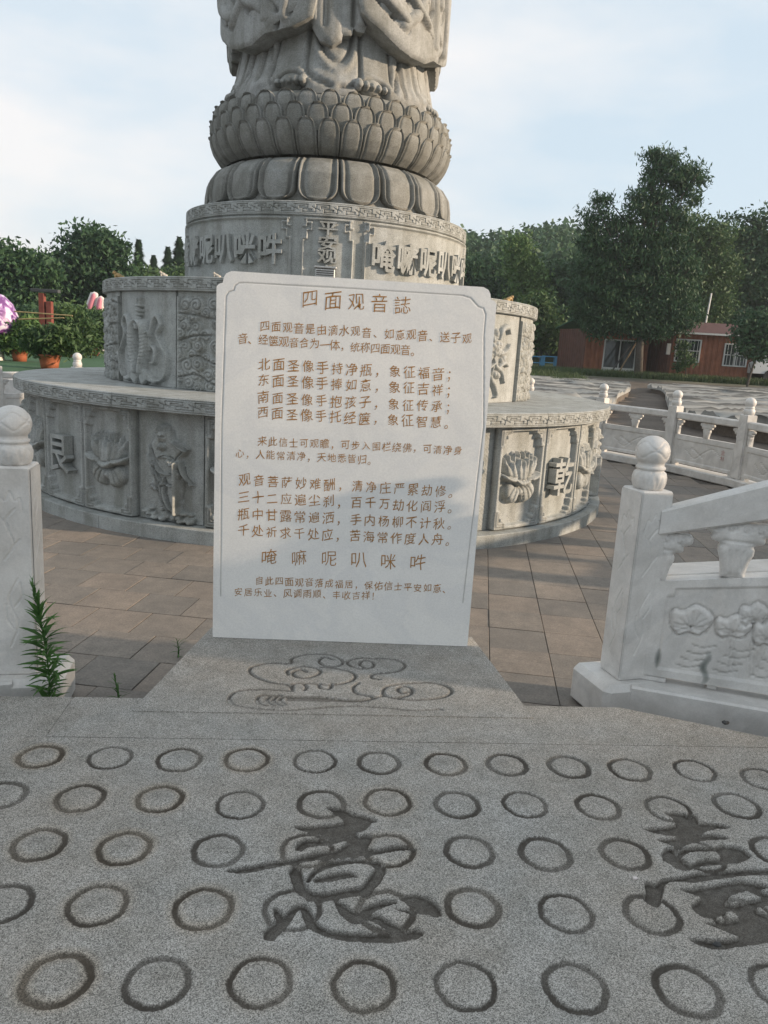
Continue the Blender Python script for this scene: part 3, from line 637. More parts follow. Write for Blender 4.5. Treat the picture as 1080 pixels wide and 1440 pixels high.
def lotus_relief():
    r = frame_relief(.312); zc = .40
    def pet(pts, w, h, k=3): 
        r.stroke(pts, w, h, power=.6); r.groove([(p[0]+.0, p[1]) for p in pts], .004, .006)
    # back fan of thin pointed petals
    for x0_, x1_, zt_ in ((-.10, -.225, .605), (-.08, -.165, .635), (-.05, -.10, .655), (-.02, -.035, .665), (.02, .035, .66), (.05, .10, .655), (.08, .165, .63), (.10, .225, .60)): pet([(x0_, zc+.03), (x0_+(x1_-x0_)*.75, zc+.13), (x1_, zt_)], [.030, .030, .003], .055)
    # bowl of broad front petals
    for x0_, x1_, zt_, h in ((-.11, -.205, .54, .07), (.11, .205, .54, .07), (-.075, -.135, .575, .085), (.075, .135, .575, .085), (-.03, -.055, .60, .095), (.03, .055, .60, .095), (0, 0, .585, .105)): pet([(x0_, zc-.01), (x0_*.5+x1_*.55, zc+.085), (x1_, zt_)], [.040, .046, .004], h)
    # petals folded outwards
    for pts in ([(-.05, .405), (-.15, .425), (-.255, .455), (-.235, .40), (-.15, .365), (-.06, .375)], [(.05, .405), (.15, .425), (.255, .455), (.235, .40), (.15, .365), (.06, .375)], [(-.105, .40), (0, .39), (.105, .40), (.075, .345), (0, .318), (-.075, .345)]):
        r.poly(pts, .115, .03, sm=True); r.groove(pts, .004, .018, closed=True)
    for t in np.linspace(-1, 1, 7): r.groove([(t*.075, .385), (t*.05, .335)], .0035, .01, sm=False)
    # drooping leaf under the flower
    r.poly([(-.19, .325), (-.12, .36), (0, .315), (.13, .36), (.20, .33), (.215, .25), (.15, .175), (.05, .155), (.0, .225), (-.04, .165), (-.12, .165), (-.20, .235)], .075, .05, sm=True)
    for x0_, x1_ in ((-.13, -.17), (-.07, -.10), (-.02, -.03), (.03, .05), (.09, .12), (.14, .18)): r.groove([(x0_*.6, .335), (x0_, .27), (x1_, .19)], .007, .022, dirt=.2)
    return r.mesh('lotus_panel', cm(3.415), M_DRUM, -.05)
def trigram_panel(): return frame_relief(.345).mesh('character_panel', cm(3.415), M_DRUM, -.05)
def figure_relief(flip=False):
    r = Relief(-.322, .322, PZ0, PZ1, .0062); k = -1 if flip else 1
    P = lambda pts: [((x-.5)*.60*k, .86-(y)*.88) for x, y in pts]
    # coordinates normalised on the carved slab: x 0..1, y 0 (halo top)..1 (ground)
    r.groove(P([(.28, .17), (.32, .08), (.42, .03), (.52, .06), (.57, .14)]), .006, .006)
    r.poly(P([(.30, .20), (.34, .12), (.45, .10), (.54, .13), (.60, .22), (.72, .27), (.84, .32), (.78, .38), (.72, .42), (.80, .52), (.92, .66), (.86, .69), (.72, .60), (.70, .75), (.72, .88), (.64, .93), (.60, .97), (.48, .96), (.38, .92), (.34, .78), (.16, .76), (.24, .62), (.22, .50), (.16, .40), (.18, .30)]), .055, .05, sm=True)
    r.ellipse(P([(.43, .20)])[0], .062, .085, .085); r.ellipse(P([(.40, .14)])[0], .075, .05, .078, .3); r.ellipse(P([(.43, .305)])[0], .05, .055, .095)
    r.ellipse(P([(.425, .215)])[0], .012, .03, .11); r.ellipse(P([(.39, .19)])[0], .018, .008, .10); r.ellipse(P([(.455, .19)])[0], .018, .008, .10)
    for t in np.linspace(-.05, .05, 6): r.groove([(P([(.43, 0)])[0][0]+t*.5, .86-.27*.88), (P([(.43, 0)])[0][0]+t, .86-.35*.88)], .005, .012)
    for pts in ([(.20, .30), (.26, .44), (.40, .56), (.56, .58)], [(.22, .40), (.30, .55), (.42, .66), (.58, .70)], [(.26, .52), (.34, .68), (.40, .84), (.52, .95)], [(.46, .62), (.46, .78), (.52, .90), (.60, .96)], [(.70, .46), (.78, .58), (.88, .67)], [(.64, .48), (.72, .62), (.70, .78), (.66, .90)], [(.58, .26), (.70, .30), (.80, .34)], [(.36, .42), (.46, .40), (.58, .42)], [(.18, .72), (.26, .70), (.34, .74)], [(.40, .70), (.42, .82), (.46, .90)]):
        r.over(P(pts), [.008, .019, .017, .007][:len(pts)] if len(pts) == 4 else [.008, .018, .008], .026)
        r.groove([(a_+.016, b_+.004) for a_, b_ in P(pts)], .0065, .02, dirt=.25)
    r.stroke(P([(.66, .46), (.67, .62), (.67, .80), (.67, .97)]), [.017, .018, .018, .018], .12, power=.35)
    r.ellipse(P([(.62, .47)])[0], .045, .035, .115); r.ellipse(P([(.56, .45)])[0], .05, .028, .10, -.4)
    for i in range(26): r.ellipse(((RNG.uniform(-.27, .27)), PZ0+RNG.uniform(.02, .11)), RNG.uniform(.02, .055), RNG.uniform(.015, .035), RNG.uniform(.03, .07))
    for pts in ([(.30, .46), (.36, .60), (.46, .70)], [(.33, .60), (.37, .76), (.44, .92)], [(.50, .64), (.51, .78), (.57, .92)], [(.74, .34), (.66, .40), (.62, .46)], [(.26, .34), (.30, .42), (.36, .46)], [(.76, .50), (.82, .60), (.86, .66)], [(.20, .36), (.23, .46), (.30, .54)], [(.60, .60), (.62, .74), (.60, .88)]):
        r.groove(P(pts), .006, .022, dirt=.3)
    for x_ in (.395, .455): r.groove(P([(x_-.02, .205), (x_+.02, .205)]), .005, .012, sm=False, dirt=.5)
    r.groove(P([(.40, .262), (.45, .262)]), .004, .012, sm=False, dirt=.5)
    for k_ in range(7): r.groove(P([(.37+.02*k_, .11), (.34+.028*k_, .155)]), .004, .012, sm=False, dirt=.3)
    r.H += .0012*np.sin(r.U*130)*np.sin(r.Vv*150)
    r.H = np.where(r.H > 0, r.H*1.25, r.H)
    return r.mesh('figure_panel', cm(3.405), M_DRUM, -.04)
m_lot = lotus_relief(); m_tri = trigram_panel(); m_fl = figure_relief(); m_fr = figure_relief(True)
def char_obj(ch, size, r, th, z, ext, off, parent, mat, rotz=0, sx=1.0, wedge=0):
    V, F = glyph(ch, ext/size/2, off); V = V.copy()*size; V[:, 0] *= sx; u = V[:, 0]; rr = r+V[:, 2]+ext/2
    return obj('character', np.stack([rr*np.cos(u/r), rr*np.sin(u/r), V[:, 1]+z], 1), F, mat, parent, rz=rotz)
tri = {0: '坎', 45: '乾', 90: '兑', -45: '艮', -90: '震', 135: '坤', -135: '巽', 180: '离'}
for i in range(32):
    th = i*11.25-180; q = i % 4
    if q == 0:
        p = link('character_panel', m_tri, pedestal, (0, 0, 0), R_(th)); a = int(th) if th > -180 else 180
        if a in tri and abs(a) <= 90: char_obj(tri[a], .40, 3.425, 0, .375, .09, .012, p, M_DRUM)
    elif q in (1, 3): link('lotus_panel', m_lot, pedestal, (0, 0, 0), R_(th))
    else: link('figure_panel', m_fl if th < 0 else m_fr, pedestal, (0, 0, 0), R_(th))
# tier two: smooth slabs with reliefs, cloud panels between
Z0, Z1 = 1.034, 1.962
def spiral(c, r0, turns=1.6, a0=0, sgn=1, n=22):
    t = np.linspace(0, 1, n); a = a0+sgn*t*turns*2*pi; rr = r0*(1-.82*t); return np.stack([c[0]+rr*np.cos(a), c[1]+rr*np.sin(a)], 1)
def cloud_panel(seed):
    g = np.random.default_rng(seed); hw = .485; r = Relief(-hw, hw, Z0, Z1, .0085)
    for z in np.arange(Z0+.05, Z1-.05, .095):
        for x in np.arange(-hw+.05, hw-.04, .15):
            c = (x+g.uniform(-.04, .04)+.07*((round(z/.095)) % 2), z+g.uniform(-.025, .025)); rr = g.uniform(.055, .085); r.ellipse(c, rr*1.15, rr, g.uniform(.035, .06))
            r.groove(spiral(c, rr*.85, 1.5, g.uniform(0, 6), g.choice((-1, 1))), .007, .02, sm=False, dirt=.25)
    for k in range(4):
        z = Z0+.08+.21*k; P = [(-hw, z+g.uniform(-.05, .03)), (-.25, z+.05+g.uniform(-.05, .05)), (-.02, z+g.uniform(-.03, .05)), (.2, z+.13+g.uniform(-.05, .03)), (hw, z+.10)]; r.groove(P, .011, .03, dirt=.35)
    for (a, b) in ((-hw, -hw+.02), (hw-.02, hw)): r.H[(r.U >= a) & (r.U <= b)] = .03
    r.H = np.maximum(r.H, -.002); e = np.minimum(hw-np.abs(r.U), np.minimum(r.Vv-Z0, Z1-.05-r.Vv)); r.H = np.where(e < 0.0, .006, r.H)
    return r.mesh('cloud_panel', cm(2.575), M_DRUM, -.04)
def fish_panel():
    hw = .485; r = Relief(-hw, hw, Z0, Z1, .0075); cx = -.03
    P = lambda pts: [((x-.47)*1.0, Z1-.10-y*.84) for x, y in pts]
    # two carp standing on their tails, facing each other, with ribbons; a small knot above
    for s_ in (-1, 1):
        q = lambda pts: [(cx+s_*x*1.18, z) for x, z in [(a, Z1-.13-b*.80) for a, b in pts]]
        r.stroke(q([(.015, .20), (.075, .27), (.095, .42), (.085, .58), (.055, .72), (.04, .84)]), [.018, .056, .066, .056, .040, .028], .09)
        r.poly(q([(.03, .78), (.10, .80), (.20, .90), (.30, .92), (.22, .98), (.12, .95), (.05, 1.02), (.01, .92)]), .055, .02)
        r.stroke(q([(.02, .25), (-.01, .30)]), .018, .08); r.ellipse(q([(.06, .27)])[0], .012, .012, .105)
        r.stroke(q([(.10, .36), (.15, .34), (.17, .40)]), [.03, .02, .006], .07)
        for k in range(9): r.groove(q([(.03, .36+.045*k), (.075, .385+.045*k), (.135, .36+.045*k)]), .005, .010)
        r.stroke(q([(.15, .56), (.17, .28), (.23, .14), (.29, .24), (.24, .36), (.30, .50), (.36, .62), (.35, .82), (.30, .92)]), [.012, .02, .02, .024, .014, .024, .02, .028, .01], .05)
        r.stroke(q([(.16, .50), (.21, .56), (.20, .70), (.13, .72)]), [.01, .024, .024, .008], .045)
    for z in (.02, .08, .13): r.ellipse((cx, Z1-.13-z*.8), .05-.12*z, .02, .07)
    r.stroke([(cx-.02, Z1-.13), (cx-.03, Z1-.07)], .014, .05); r.stroke([(cx+.02, Z1-.13), (cx+.03, Z1-.07)], .014, .05)
    r.H = np.where(r.H > 0, r.H*1.2, r.H)
    return r.mesh('fish_panel', cm(2.575), M_DRUM, -.04)
def peony_panel():
    hw = .485; r = Relief(-hw, hw, Z0, Z1, .0075); c = (-.10, 1.60)
    for k in range(14):
        a = k*2.4; d_ = .02+.011*k; r.ellipse((c[0]+d_*cos(a), c[1]+d_*sin(a)), .055+.002*k, .042, .085-.003*k, a)
        r.groove(spiral((c[0]+d_*cos(a), c[1]+d_*sin(a)), .045, .6, a), .005, .016, sm=False, dirt=.25)
    for pts, w in (([(-.10, 1.52), (-.02, 1.42), (.10, 1.36), (.16, 1.24)], .018), ([(-.05, 1.45), (-.18, 1.38), (-.26, 1.30)], .02), ([(-.12, 1.50), (-.25, 1.52), (-.30, 1.62)], .018), ([(0, 1.70), (.06, 1.80), (.16, 1.83), (.20, 1.76)], .024), ([(-.08, 1.42), (-.10, 1.30), (-.02, 1.22), (.04, 1.12), (0, 1.09)], .02), ([(.05, 1.55), (.16, 1.58), (.22, 1.66)], .02), ([(.02, 1.40), (.14, 1.46), (.22, 1.42)], .024)):
        r.stroke(pts, [w*.6]+[w*1.5]*(len(pts)-2)+[w*.3], .05)
    for c2 in ((-.16, 1.32), (.02, 1.33), (.12, 1.50)): r.ellipse(c2, .07, .04, .05, RNG.uniform(-1, 1)); r.groove(spiral(c2, .05, 1.2), .005, .015, sm=False)
    return r.mesh('peony_panel', cm(2.575), M_DRUM, -.04)
mf_, mp_, mcs = fish_panel(), peony_panel(), [cloud_panel(3), cloud_panel(5)]
for i in range(16):
    th = -180+22.5*i
    if i % 2 == 0: 
        me = mf_ if th < 0 else mp_; nm = 'fish_panel' if th < 0 else 'peony_panel'
        link(nm, me, pedestal, (0, 0, 0), R_(th))
    else: link('cloud_panel', mcs[(i//2) % 2], pedestal, (0, 0, 0), R_(th))
# tier three: name plate in the middle of each side, long mantra panels between
r3 = 1.672
def keyframe(hw, z0, z1, name, seg=1):
    r = Relief(-hw, hw, z0, z1, .0085); t = .016; r.H[:] = 0
    def bar(x0, x1, a, b): r.poly([(x0, a), (x1, a), (x1, b), (x0, b)], .035, .006)
    bar(-hw+.02, hw-.02, z1-.028, z1-.012)
    for s_ in (-1, 1):
        e = s_*(hw-.008)
        def B(x0, x1, a, b): xs_ = sorted((e-s_*x0, e-s_*x1)); bar(xs_[0], xs_[1], a, b)
        B(0, .018, z0+.02, z1-.20); B(0, .05, z1-.215, z1-.197); B(.035, .053, z1-.215, z1-.12); B(.035, .10, z1-.135, z1-.118); B(.085, .103, z1-.135, z1-.05); B(.03, .10, z1-.066, z1-.048); B(.03, .048, z1-.10, z1-.01); B(0, .05, z1-.10, z1-.083)
        B(0, .05, z0+.05, z0+.07)
    return r.mesh(name, cm(r3), M_DRUM, -.02)
hwm = R_(16.25)*r3*2
m_np = keyframe(R_(9.2)*r3, 2.125, 2.805, 'name_panel'); m_mp = keyframe(R_(32.3)*r3, 2.125, 2.805, 'mantra_panel')
mant = '唵嘛呢叭咪吽'
for k in range(4):
    p = link('name_panel', m_np, pedestal, (0, 0, 0), R_(90*k)); 
    if k in (0,):
        for ch, z, s_ in (('平', 2.70, .150), ('安', 2.56, .150), ('观', 2.425, .150), ('音', 2.27, .150)): char_obj(ch, s_, r3, 0, z, .04, .018, p, M_DRUM, sx=1.4)
    p = link('mantra_panel', m_mp, pedestal, (0, 0, 0), R_(45+90*k))
    if k in (0, 3):
        for i, ch in enumerate(mant):
            V, F = glyph(ch, .045/.29/2, .022); V = V.copy()*.30; V[:, 0] *= .92; V[:, 1] *= 1.08; a = R_((i-2.5)*9.9)
            u = V[:, 0]/r3+a; rr = r3+.004+V[:, 2]+.022
            obj('character', np.stack([rr*np.cos(u), rr*np.sin(u), V[:, 1]+2.475], 1), F, M_DRUM, p)
# ================================================================== LOTUS THRONE
lotus = thing('lotus_throne', 'double lotus seat of weathered grey stone petals between the pedestal and the standing figure', 'lotus throne', (CC[0], CC[1], 2.957), A0)
lz = 2.957
core = [(1.43, 0.0), (1.40, .10), (1.38, .24), (1.33, .38), (1.24, .48), (1.16, .53), (1.18, .57), (1.27, .66), (1.33, .80), (1.34, .95), (1.31, 1.08), (1.24, 1.16), (.6, 1.165)]
V, F = lathe_vf(core, 96); obj('core', V, F, M_LOTUS, lotus, True)
def petal(profile, hwdeg, tip_down, bulge, rim, nt_=26, na=17, thick=.03, square=.55, cusp=.06):
    pr = np.asarray(profile, float); s_ = np.concatenate([[0], np.cumsum(np.hypot(*np.diff(pr, axis=0).T))]); s_ /= s_[-1]
    t = np.linspace(0, 1, nt_); a = np.linspace(-1, 1, na); A, T = np.meshgrid(a, t)
    base_r = np.interp(T, s_, pr[:, 0]); base_z = np.interp(T, s_, pr[:, 1])
    wid = np.where(T < square, 1.0, np.sqrt(np.clip(1-((T-square)/(1-square))**2.4, 0, 1)))*.985+.015*(1-T)
    th = A*R_(hwdeg)*wid
    e = np.minimum(1-np.abs(A), (1-T)*2.2)
    b = bulge*np.sqrt(np.clip(1-np.abs(A)**3, 0, 1))*np.clip(np.sin(np.clip(T*.75+.15, 0, 1)*pi), 0, 1)**.5
    edge = np.maximum(np.abs(A), np.clip((T-square)/(1-square), 0, 1)**2*.95)
    rimb = rim*np.exp(-((edge-.88)/.07)**2)
    valley = -rim*.9*np.exp(-((edge-.70)/.07)**2)
    rr = base_r+thick*(np.minimum(e, .10)/.10)+b+rimb+valley+(.02*(T > .92) if cusp else 0)
    zz = base_z-(cusp if tip_down else -cusp)*(T**10)*np.exp(-(A/.35)**2)
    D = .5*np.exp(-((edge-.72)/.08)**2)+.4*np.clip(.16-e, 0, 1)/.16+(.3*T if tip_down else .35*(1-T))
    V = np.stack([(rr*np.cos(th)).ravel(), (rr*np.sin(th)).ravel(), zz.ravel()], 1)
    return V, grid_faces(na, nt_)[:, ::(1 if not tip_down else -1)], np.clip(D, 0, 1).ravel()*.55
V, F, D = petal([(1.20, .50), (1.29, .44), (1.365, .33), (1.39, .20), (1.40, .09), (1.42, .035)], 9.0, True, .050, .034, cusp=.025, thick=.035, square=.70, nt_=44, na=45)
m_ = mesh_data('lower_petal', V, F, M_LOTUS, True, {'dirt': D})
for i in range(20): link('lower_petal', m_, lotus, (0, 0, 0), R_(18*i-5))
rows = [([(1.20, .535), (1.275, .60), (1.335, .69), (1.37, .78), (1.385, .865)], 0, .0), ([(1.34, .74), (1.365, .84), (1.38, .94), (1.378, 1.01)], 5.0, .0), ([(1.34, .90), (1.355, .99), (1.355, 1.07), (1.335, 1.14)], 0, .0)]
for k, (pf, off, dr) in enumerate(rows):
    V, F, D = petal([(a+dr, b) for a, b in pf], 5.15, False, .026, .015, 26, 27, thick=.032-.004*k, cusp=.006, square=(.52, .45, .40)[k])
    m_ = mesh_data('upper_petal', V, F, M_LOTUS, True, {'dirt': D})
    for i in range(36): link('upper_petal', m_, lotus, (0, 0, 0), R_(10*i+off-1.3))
# ================================================================== STANDING FIGURE
statue = thing('robed_statue', 'tall grey stone statue in long draped robes with bare feet standing on the lotus seat', 'statue', (CC[0], CC[1], 4.10), A0)
SZ = 4.10
zz = np.linspace(4.08, 8.6, 150); nth = 360; th = np.linspace(-180, 180, nth, endpoint=False); TH, ZZ = np.meshgrid(th, zz)
Rb = np.interp(ZZ, [4.08, 4.25, 4.33, 4.5, 4.65, 4.85, 5.0, 5.6, 6.4, 7.3, 8.2, 8.6], [1.27, 1.22, 1.17, 1.12, 1.085, 1.06, 1.04, 1.02, .95, 1.0, .95, .6])
for k4 in range(4):
    t = (TH+90*k4+180) % 360-180       # each side repeats
    def ln(pts, w, d, sgn=-1):
        pts = smooth_curve(np.array(pts, float), 5) if len(pts) > 2 else np.array(pts, float); best = np.full(TH.shape, 1e9)
        for i in range(len(pts)-1):
            a = pts[i]*np.array([.019, 1]); b = pts[i+1]*np.array([.019, 1]); dd = b-a; q = max(dd@dd, 1e-12); x = t*.019
            s = np.clip(((x-a[0])*dd[0]+(ZZ-a[1])*dd[1])/q, 0, 1); best = np.minimum(best, np.hypot(x-a[0]-s*dd[0], ZZ-a[1]-s*dd[1]))
        return sgn*d*np.clip(1-(best/w)**2, 0, 1)**.7
    Rb += ln([(-14.3, 4.9), (-14.3, 4.72), (-14.7, 4.36), (-9.7, 4.24), (-1.7, 4.17)], .028, .05); Rb += ln([(13.4, 4.9), (13.6, 4.4), (11.5, 4.22), (3, 4.16)], .024, .045)
    Rb += ln([(-8.2, 4.80), (-7.6, 4.66), (-5.2, 4.52), (1.6, 4.43), (7.0, 4.53), (8.7, 4.70), (9, 4.82)], .024, .04); Rb += ln([(-11.5, 4.8), (-10.6, 4.58), (-5.5, 4.42), (1.8, 4.34), (8, 4.42), (11, 4.60), (12, 4.8)], .03, .025, 1)
    Rb += ln([(-33.2, 4.8), (-34.5, 4.34)], .02, .035); Rb += ln([(-42.1, 4.8), (-42.3, 4.25)], .02, .04); Rb += ln([(-48, 4.8), (-57, 4.22)], .022, .045); Rb += ln([(-37.5, 4.8), (-38.5, 4.22)], .05, .025, 1)
    Rb += ln([(32.1, 4.8), (31, 4.2)], .018, .045); Rb += ln([(38.4, 4.8), (38.9, 4.2)], .018, .045); Rb += ln([(50, 4.8), (56, 4.2)], .02, .03); Rb += ln([(45, 4.8), (47, 4.2)], .06, .02, 1)
    Rb += ln([(-33, 4.24), (-27, 4.33), (-20, 4.34), (-13.5, 4.24)], .035, .03, 1); Rb += ln([(11, 4.22), (17, 4.32), (25, 4.31), (30, 4.22)], .035, .03, 1)
    Rb -= .10*np.exp(-((t+22.5)/8)**4)*sstep(-ZZ, -4.33, -4.22)+.10*np.exp(-((t-19.5)/8)**4)*sstep(-ZZ, -4.31, -4.20)
Rb += .012*np.sin(TH*.12+ZZ*2)+RNG.normal(0, .0012, Rb.shape)
Vs = np.stack([(Rb*np.cos(np.radians(TH))).ravel(), (Rb*np.sin(np.radians(TH))).ravel(), (ZZ-SZ).ravel()], 1)
i = np.arange(nth); Fs = np.vstack([np.stack([i+nth*j, (i+1) % nth+nth*j, (i+1) % nth+nth*(j+1), i+nth*(j+1)], 1) for j in range(len(zz)-1)])
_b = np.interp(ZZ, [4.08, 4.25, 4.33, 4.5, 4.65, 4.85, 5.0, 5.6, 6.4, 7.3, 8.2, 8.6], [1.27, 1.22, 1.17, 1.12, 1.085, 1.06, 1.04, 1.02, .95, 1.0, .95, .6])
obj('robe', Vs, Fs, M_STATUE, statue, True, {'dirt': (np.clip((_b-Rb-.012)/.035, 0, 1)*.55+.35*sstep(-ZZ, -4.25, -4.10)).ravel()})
# sleeves, apron and hanging ribbons: thick draped sheets in (theta, z)
def drape(name, outline, r_in, r_out, folds, res=.02, bev=.12, belly=None, parent=statue, rz=0):
    kx = .0195; O = np.array([(a*kx, b) for a, b in outline]); rel = Relief(O[:, 0].min()-.02, O[:, 0].max()+.02, O[:, 1].min()-.02, O[:, 1].max()+.02, res)
    d = rel.segd(np.vstack([O, O[:1]]), (slice(None), slice(None))); e = np.sqrt(np.clip(1-(1-np.clip(d/bev, 0, 1))**2, 0, 1))*np.clip(d/bev*3, 0, 1)**.5
    rel.H = -(.5*bev)*(1-e)
    for pts, w, dd in folds: rel.H += 0; rel.groove([(a*kx, b) for a, b in pts], w, dd, dirt=.5) if dd > 0 else rel.over([(a*kx, b) for a, b in pts], w, -dd)
    def fr(u, v, h): a = u/kx*pi/180; r = r_out+h+(belly(u/kx, v) if belly else 0); return r*np.cos(a), r*np.sin(a), v-SZ
    def bk(u, v): a = u/kx*pi/180; return r_in*np.cos(a), r_in*np.sin(a), v-SZ
    return link(name, masked(rel, O, name, fr, bk, M_STATUE), parent, rz=rz)
SL = [(-70, 5.9), (-69, 5.14), (-71, 4.86), (-64, 4.76), (-58.5, 4.70), (-50, 4.635), (-44, 4.63), (-35, 4.655), (-26.9, 4.675), (-20, 4.70), (-15, 4.745), (-11, 4.79), (-9.5, 4.93), (-9, 5.2), (-12, 5.9)]
SRt = [(11, 5.9), (9.5, 5.2), (9.6, 4.96), (11, 4.86), (15, 4.80), (20.2, 4.745), (25, 4.68), (31, 4.615), (38, 4.575), (48, 4.575), (56, 4.66), (66, 4.80), (73, 4.87), (74, 5.2), (71, 5.9)]
for k4 in range(4):
    rz = R_(90*k4)
    if k4 in (0,):
        drape('sleeve', SL, .95, 1.32, [([(-16, 5.6), (-18, 5.1), (-22, 4.80)], .03, .05), ([(-30, 5.6), (-27, 5.1), (-28, 4.70)], .03, .06), ([(-42, 5.6), (-40, 5.1), (-47, 4.85), (-52, 4.66)], .028, .05), ([(-58, 5.6), (-55, 5.2), (-62, 4.92), (-68, 4.82)], .028, .05), ([(-23, 5.4), (-24, 4.8)], .06, -.05), ([(-50, 5.5), (-47, 5.1), (-57, 4.85)], .06, -.05), ([(-36, 5.3), (-34, 4.8)], .05, -.035)], bev=.045)
        drape('sleeve', SRt, .95, 1.33, [([(14, 5.6), (15, 5.15), (22, 4.95), (34, 4.80)], .03, .06), ([(22, 5.7), (25, 5.3), (36, 5.05), (52, 4.82)], .03, .05), ([(40, 5.7), (40, 5.3), (52, 5.02), (62, 4.85)], .028, .05), ([(52, 5.6), (50, 5.15), (56, 5.05), (62, 5.15), (64, 5.6)], .024, .06), ([(18, 5.5), (20, 5.1), (32, 4.90)], .07, -.06), ([(30, 5.5), (33, 5.2), (46, 4.94)], .07, -.05), ([(57, 5.5), (57, 5.2)], .05, -.05)], bev=.06)
        drape('apron', [(-16, 5.9), (-15, 5.0), (-14, 4.85), (-13.2, 4.775), (-10, 4.735), (-8, 4.745), (-7.6, 4.79), (-7.0, 4.715), (-3.7, 4.68), (4.4, 4.668), (7.8, 4.675), (8.6, 4.75), (10, 4.72), (14, 4.715), (15.6, 4.80), (17.5, 4.79), (21.7, 4.79), (22, 5.0), (20, 5.9)], .95, 1.215,
              [([(-7.8, 5.6), (-7.6, 4.80)], .02, .06), ([(8.4, 5.6), (8.3, 4.77)], .02, .06), ([(15.2, 5.6), (15.2, 4.82)], .02, .05), ([(-13, 5.3), (-11, 4.9)], .02, .03), ([(12, 5.4), (11.5, 4.8)], .035, -.03), ([(-10.5, 5.5), (-10.5, 4.8)], .03, -.03)], bev=.05)
        for (o_, nm) in (([(-90, 5.4), (-90, 4.75), (-86, 4.66), (-79, 4.64), (-77, 4.9), (-77, 5.4)], 'side_drape'), ([(77, 5.4), (78, 4.72), (82, 4.60), (88, 4.56), (93, 4.62), (94, 4.8), (92, 5.0), (92, 5.4)], 'ribbon_end')):
            drape(nm, o_, .9, 1.235, [([((o_[0][0]+o_[-1][0])/2, 5.3), ((o_[0][0]+o_[-1][0])/2, 4.75)], .03, .03)], bev=.09)
    else:
        m = [o for o in COL.objects if o.parent is statue and o.name.split('.')[0] in ('sleeve', 'apron', 'ribbon_end') and abs(o.rotation_euler.z) < 1e-6]
        for o in m:
            c = o.copy(); COL.objects.link(c); c.parent = statue; c.rotation_euler = (0, 0, rz)
# feet with five toes
def foot(th_c, mirror):
    mb = MB(); rad = 1.16; c = np.array([rad, 0, 0]); zf = .075; K = 1.36
    def ell(cx, cy, cz_, rx, ry, rz_, n=14, m=10):
        V, F = lathe_vf([(max(.001, sin(pi*i/m)), -cos(pi*i/m)) for i in range(m+1)], n); V = V*np.array([rx, ry, rz_])+np.array([cx, cy, cz_]); mb.add(V, F)
    ell(1.08, 0, zf+.05, .20, .15, .11)
    for i in range(5):
        y = (-.118+.059*i)*(-1 if mirror else 1); big = i == (4 if True else 0); r = [.026, .028, .030, .032, .040][i]
        ell(1.245-.012*abs(i-3), y, zf+.030+r*.5, .075, r*.98, r*1.5)
        ell(1.302-.012*abs(i-3), y, zf+.022+r*.55, .022, r*.72, r*.75, 10, 6)
    mb.V = [v*np.array([1, 1.28, 1.06])+np.array([-.045, 0, -.01]) for v in mb.V]
    o = mb.obj('foot', M_STATUE, statue, True); o.rotation_euler = (0, 0, R_(th_c)); return o
for k4 in range(4): foot(-22.5+90*k4, False); foot(19.5+90*k4, True)
# small metal offering box on tier three, toads on tier two lip
P = np.array(cyl(1.0, 2.10, 2.35))
def box_part(mb, *a, **k): mb.box(*a, **k)
bx = thing('metal_box', 'small silver metal box with louvred front standing on the pedestal below the carved characters', 'metal box', at(457, 386, 7.92), A0)
MM = plain('brushed_metal', (.42, .42, .41), .35, .8, .2, 30); MD = plain('dark_metal', (.05, .05, .05), .5, .3)
mb = MB().box((0, 0, .0), (.14, .19, .10), bev=.006); mb.obj('body', MM, bx); MB().box((0, 0, .062), (.17, .22, .02), bev=.006).obj('lid', MM, bx)
for k in range(4): MB().box((.074, 0, -.032+.02*k), (.008, .17, .008)).obj('louvre', MD, bx)
for sx in (-1, 1):
    for sy in (-1, 1): MB().box((sx*.055, sy*.08, -.12), (.02, .02, .15)).obj('leg', MD, bx)
def toad(label, loc, rz, s, mat):
    t = thing('toad_figurine', label, 'figurine', loc, rz, 'toad figurines on the second tier'); mb = MB()
    def ell(c, r, ax=0, n=14, m=9):
        V, F = lathe_vf([(max(.001, sin(pi*i/m)), -cos(pi*i/m)) for i in range(m+1)], n); V = V*np.array(r)*s; ca, sa = cos(ax), sin(ax)
        V = np.stack([V[:, 0]*ca+V[:, 2]*sa, V[:, 1], -V[:, 0]*sa+V[:, 2]*ca], 1)+np.array(c)*s; mb.add(V, F)
    ell((0, 0, .45), (.62, .42, .34), -.45); ell((.50, 0, .80), (.30, .32, .22), -.2); ell((.55, .18, 1.0), (.09, .08, .09)); ell((.55, -.18, 1.0), (.09, .08, .09))
    for k in (-1, 1): ell((-.35, .38*k, .25), (.38, .16, .24), .5); ell((-.1, .45*k, .08), (.35, .12, .08)); ell((.42, .30*k, .28), (.12, .12, .34), .2); ell((.52, .34*k, .05), (.18, .14, .05))
    mb.obj('body', mat, t, True)
M_TOAD = plain('gilded_stone', (.42, .28, .12), .5, .1, .5, 25); M_TOADW = plain('pale_stone', (.5, .46, .40), .7, 0, .3, 25)
for lb, th_, s, mt, a in (('golden toad figurine at the left end of the second tier', -64, .085, M_TOAD, 200), ('small pale toad figurine on the second tier left of the white tablet', -40, .055, M_TOADW, 200), ('small white toad figurine close above the tablet corner', -24.5, .05, M_TOADW, 180), ('orange toad figurine on the sunlit right end of the second tier', 52, .07, M_TOAD, 20)):
    x, y, z = cyl(th_, 2.10, 2.50); toad(lb, (x, y, z), R_(a), s, mt)
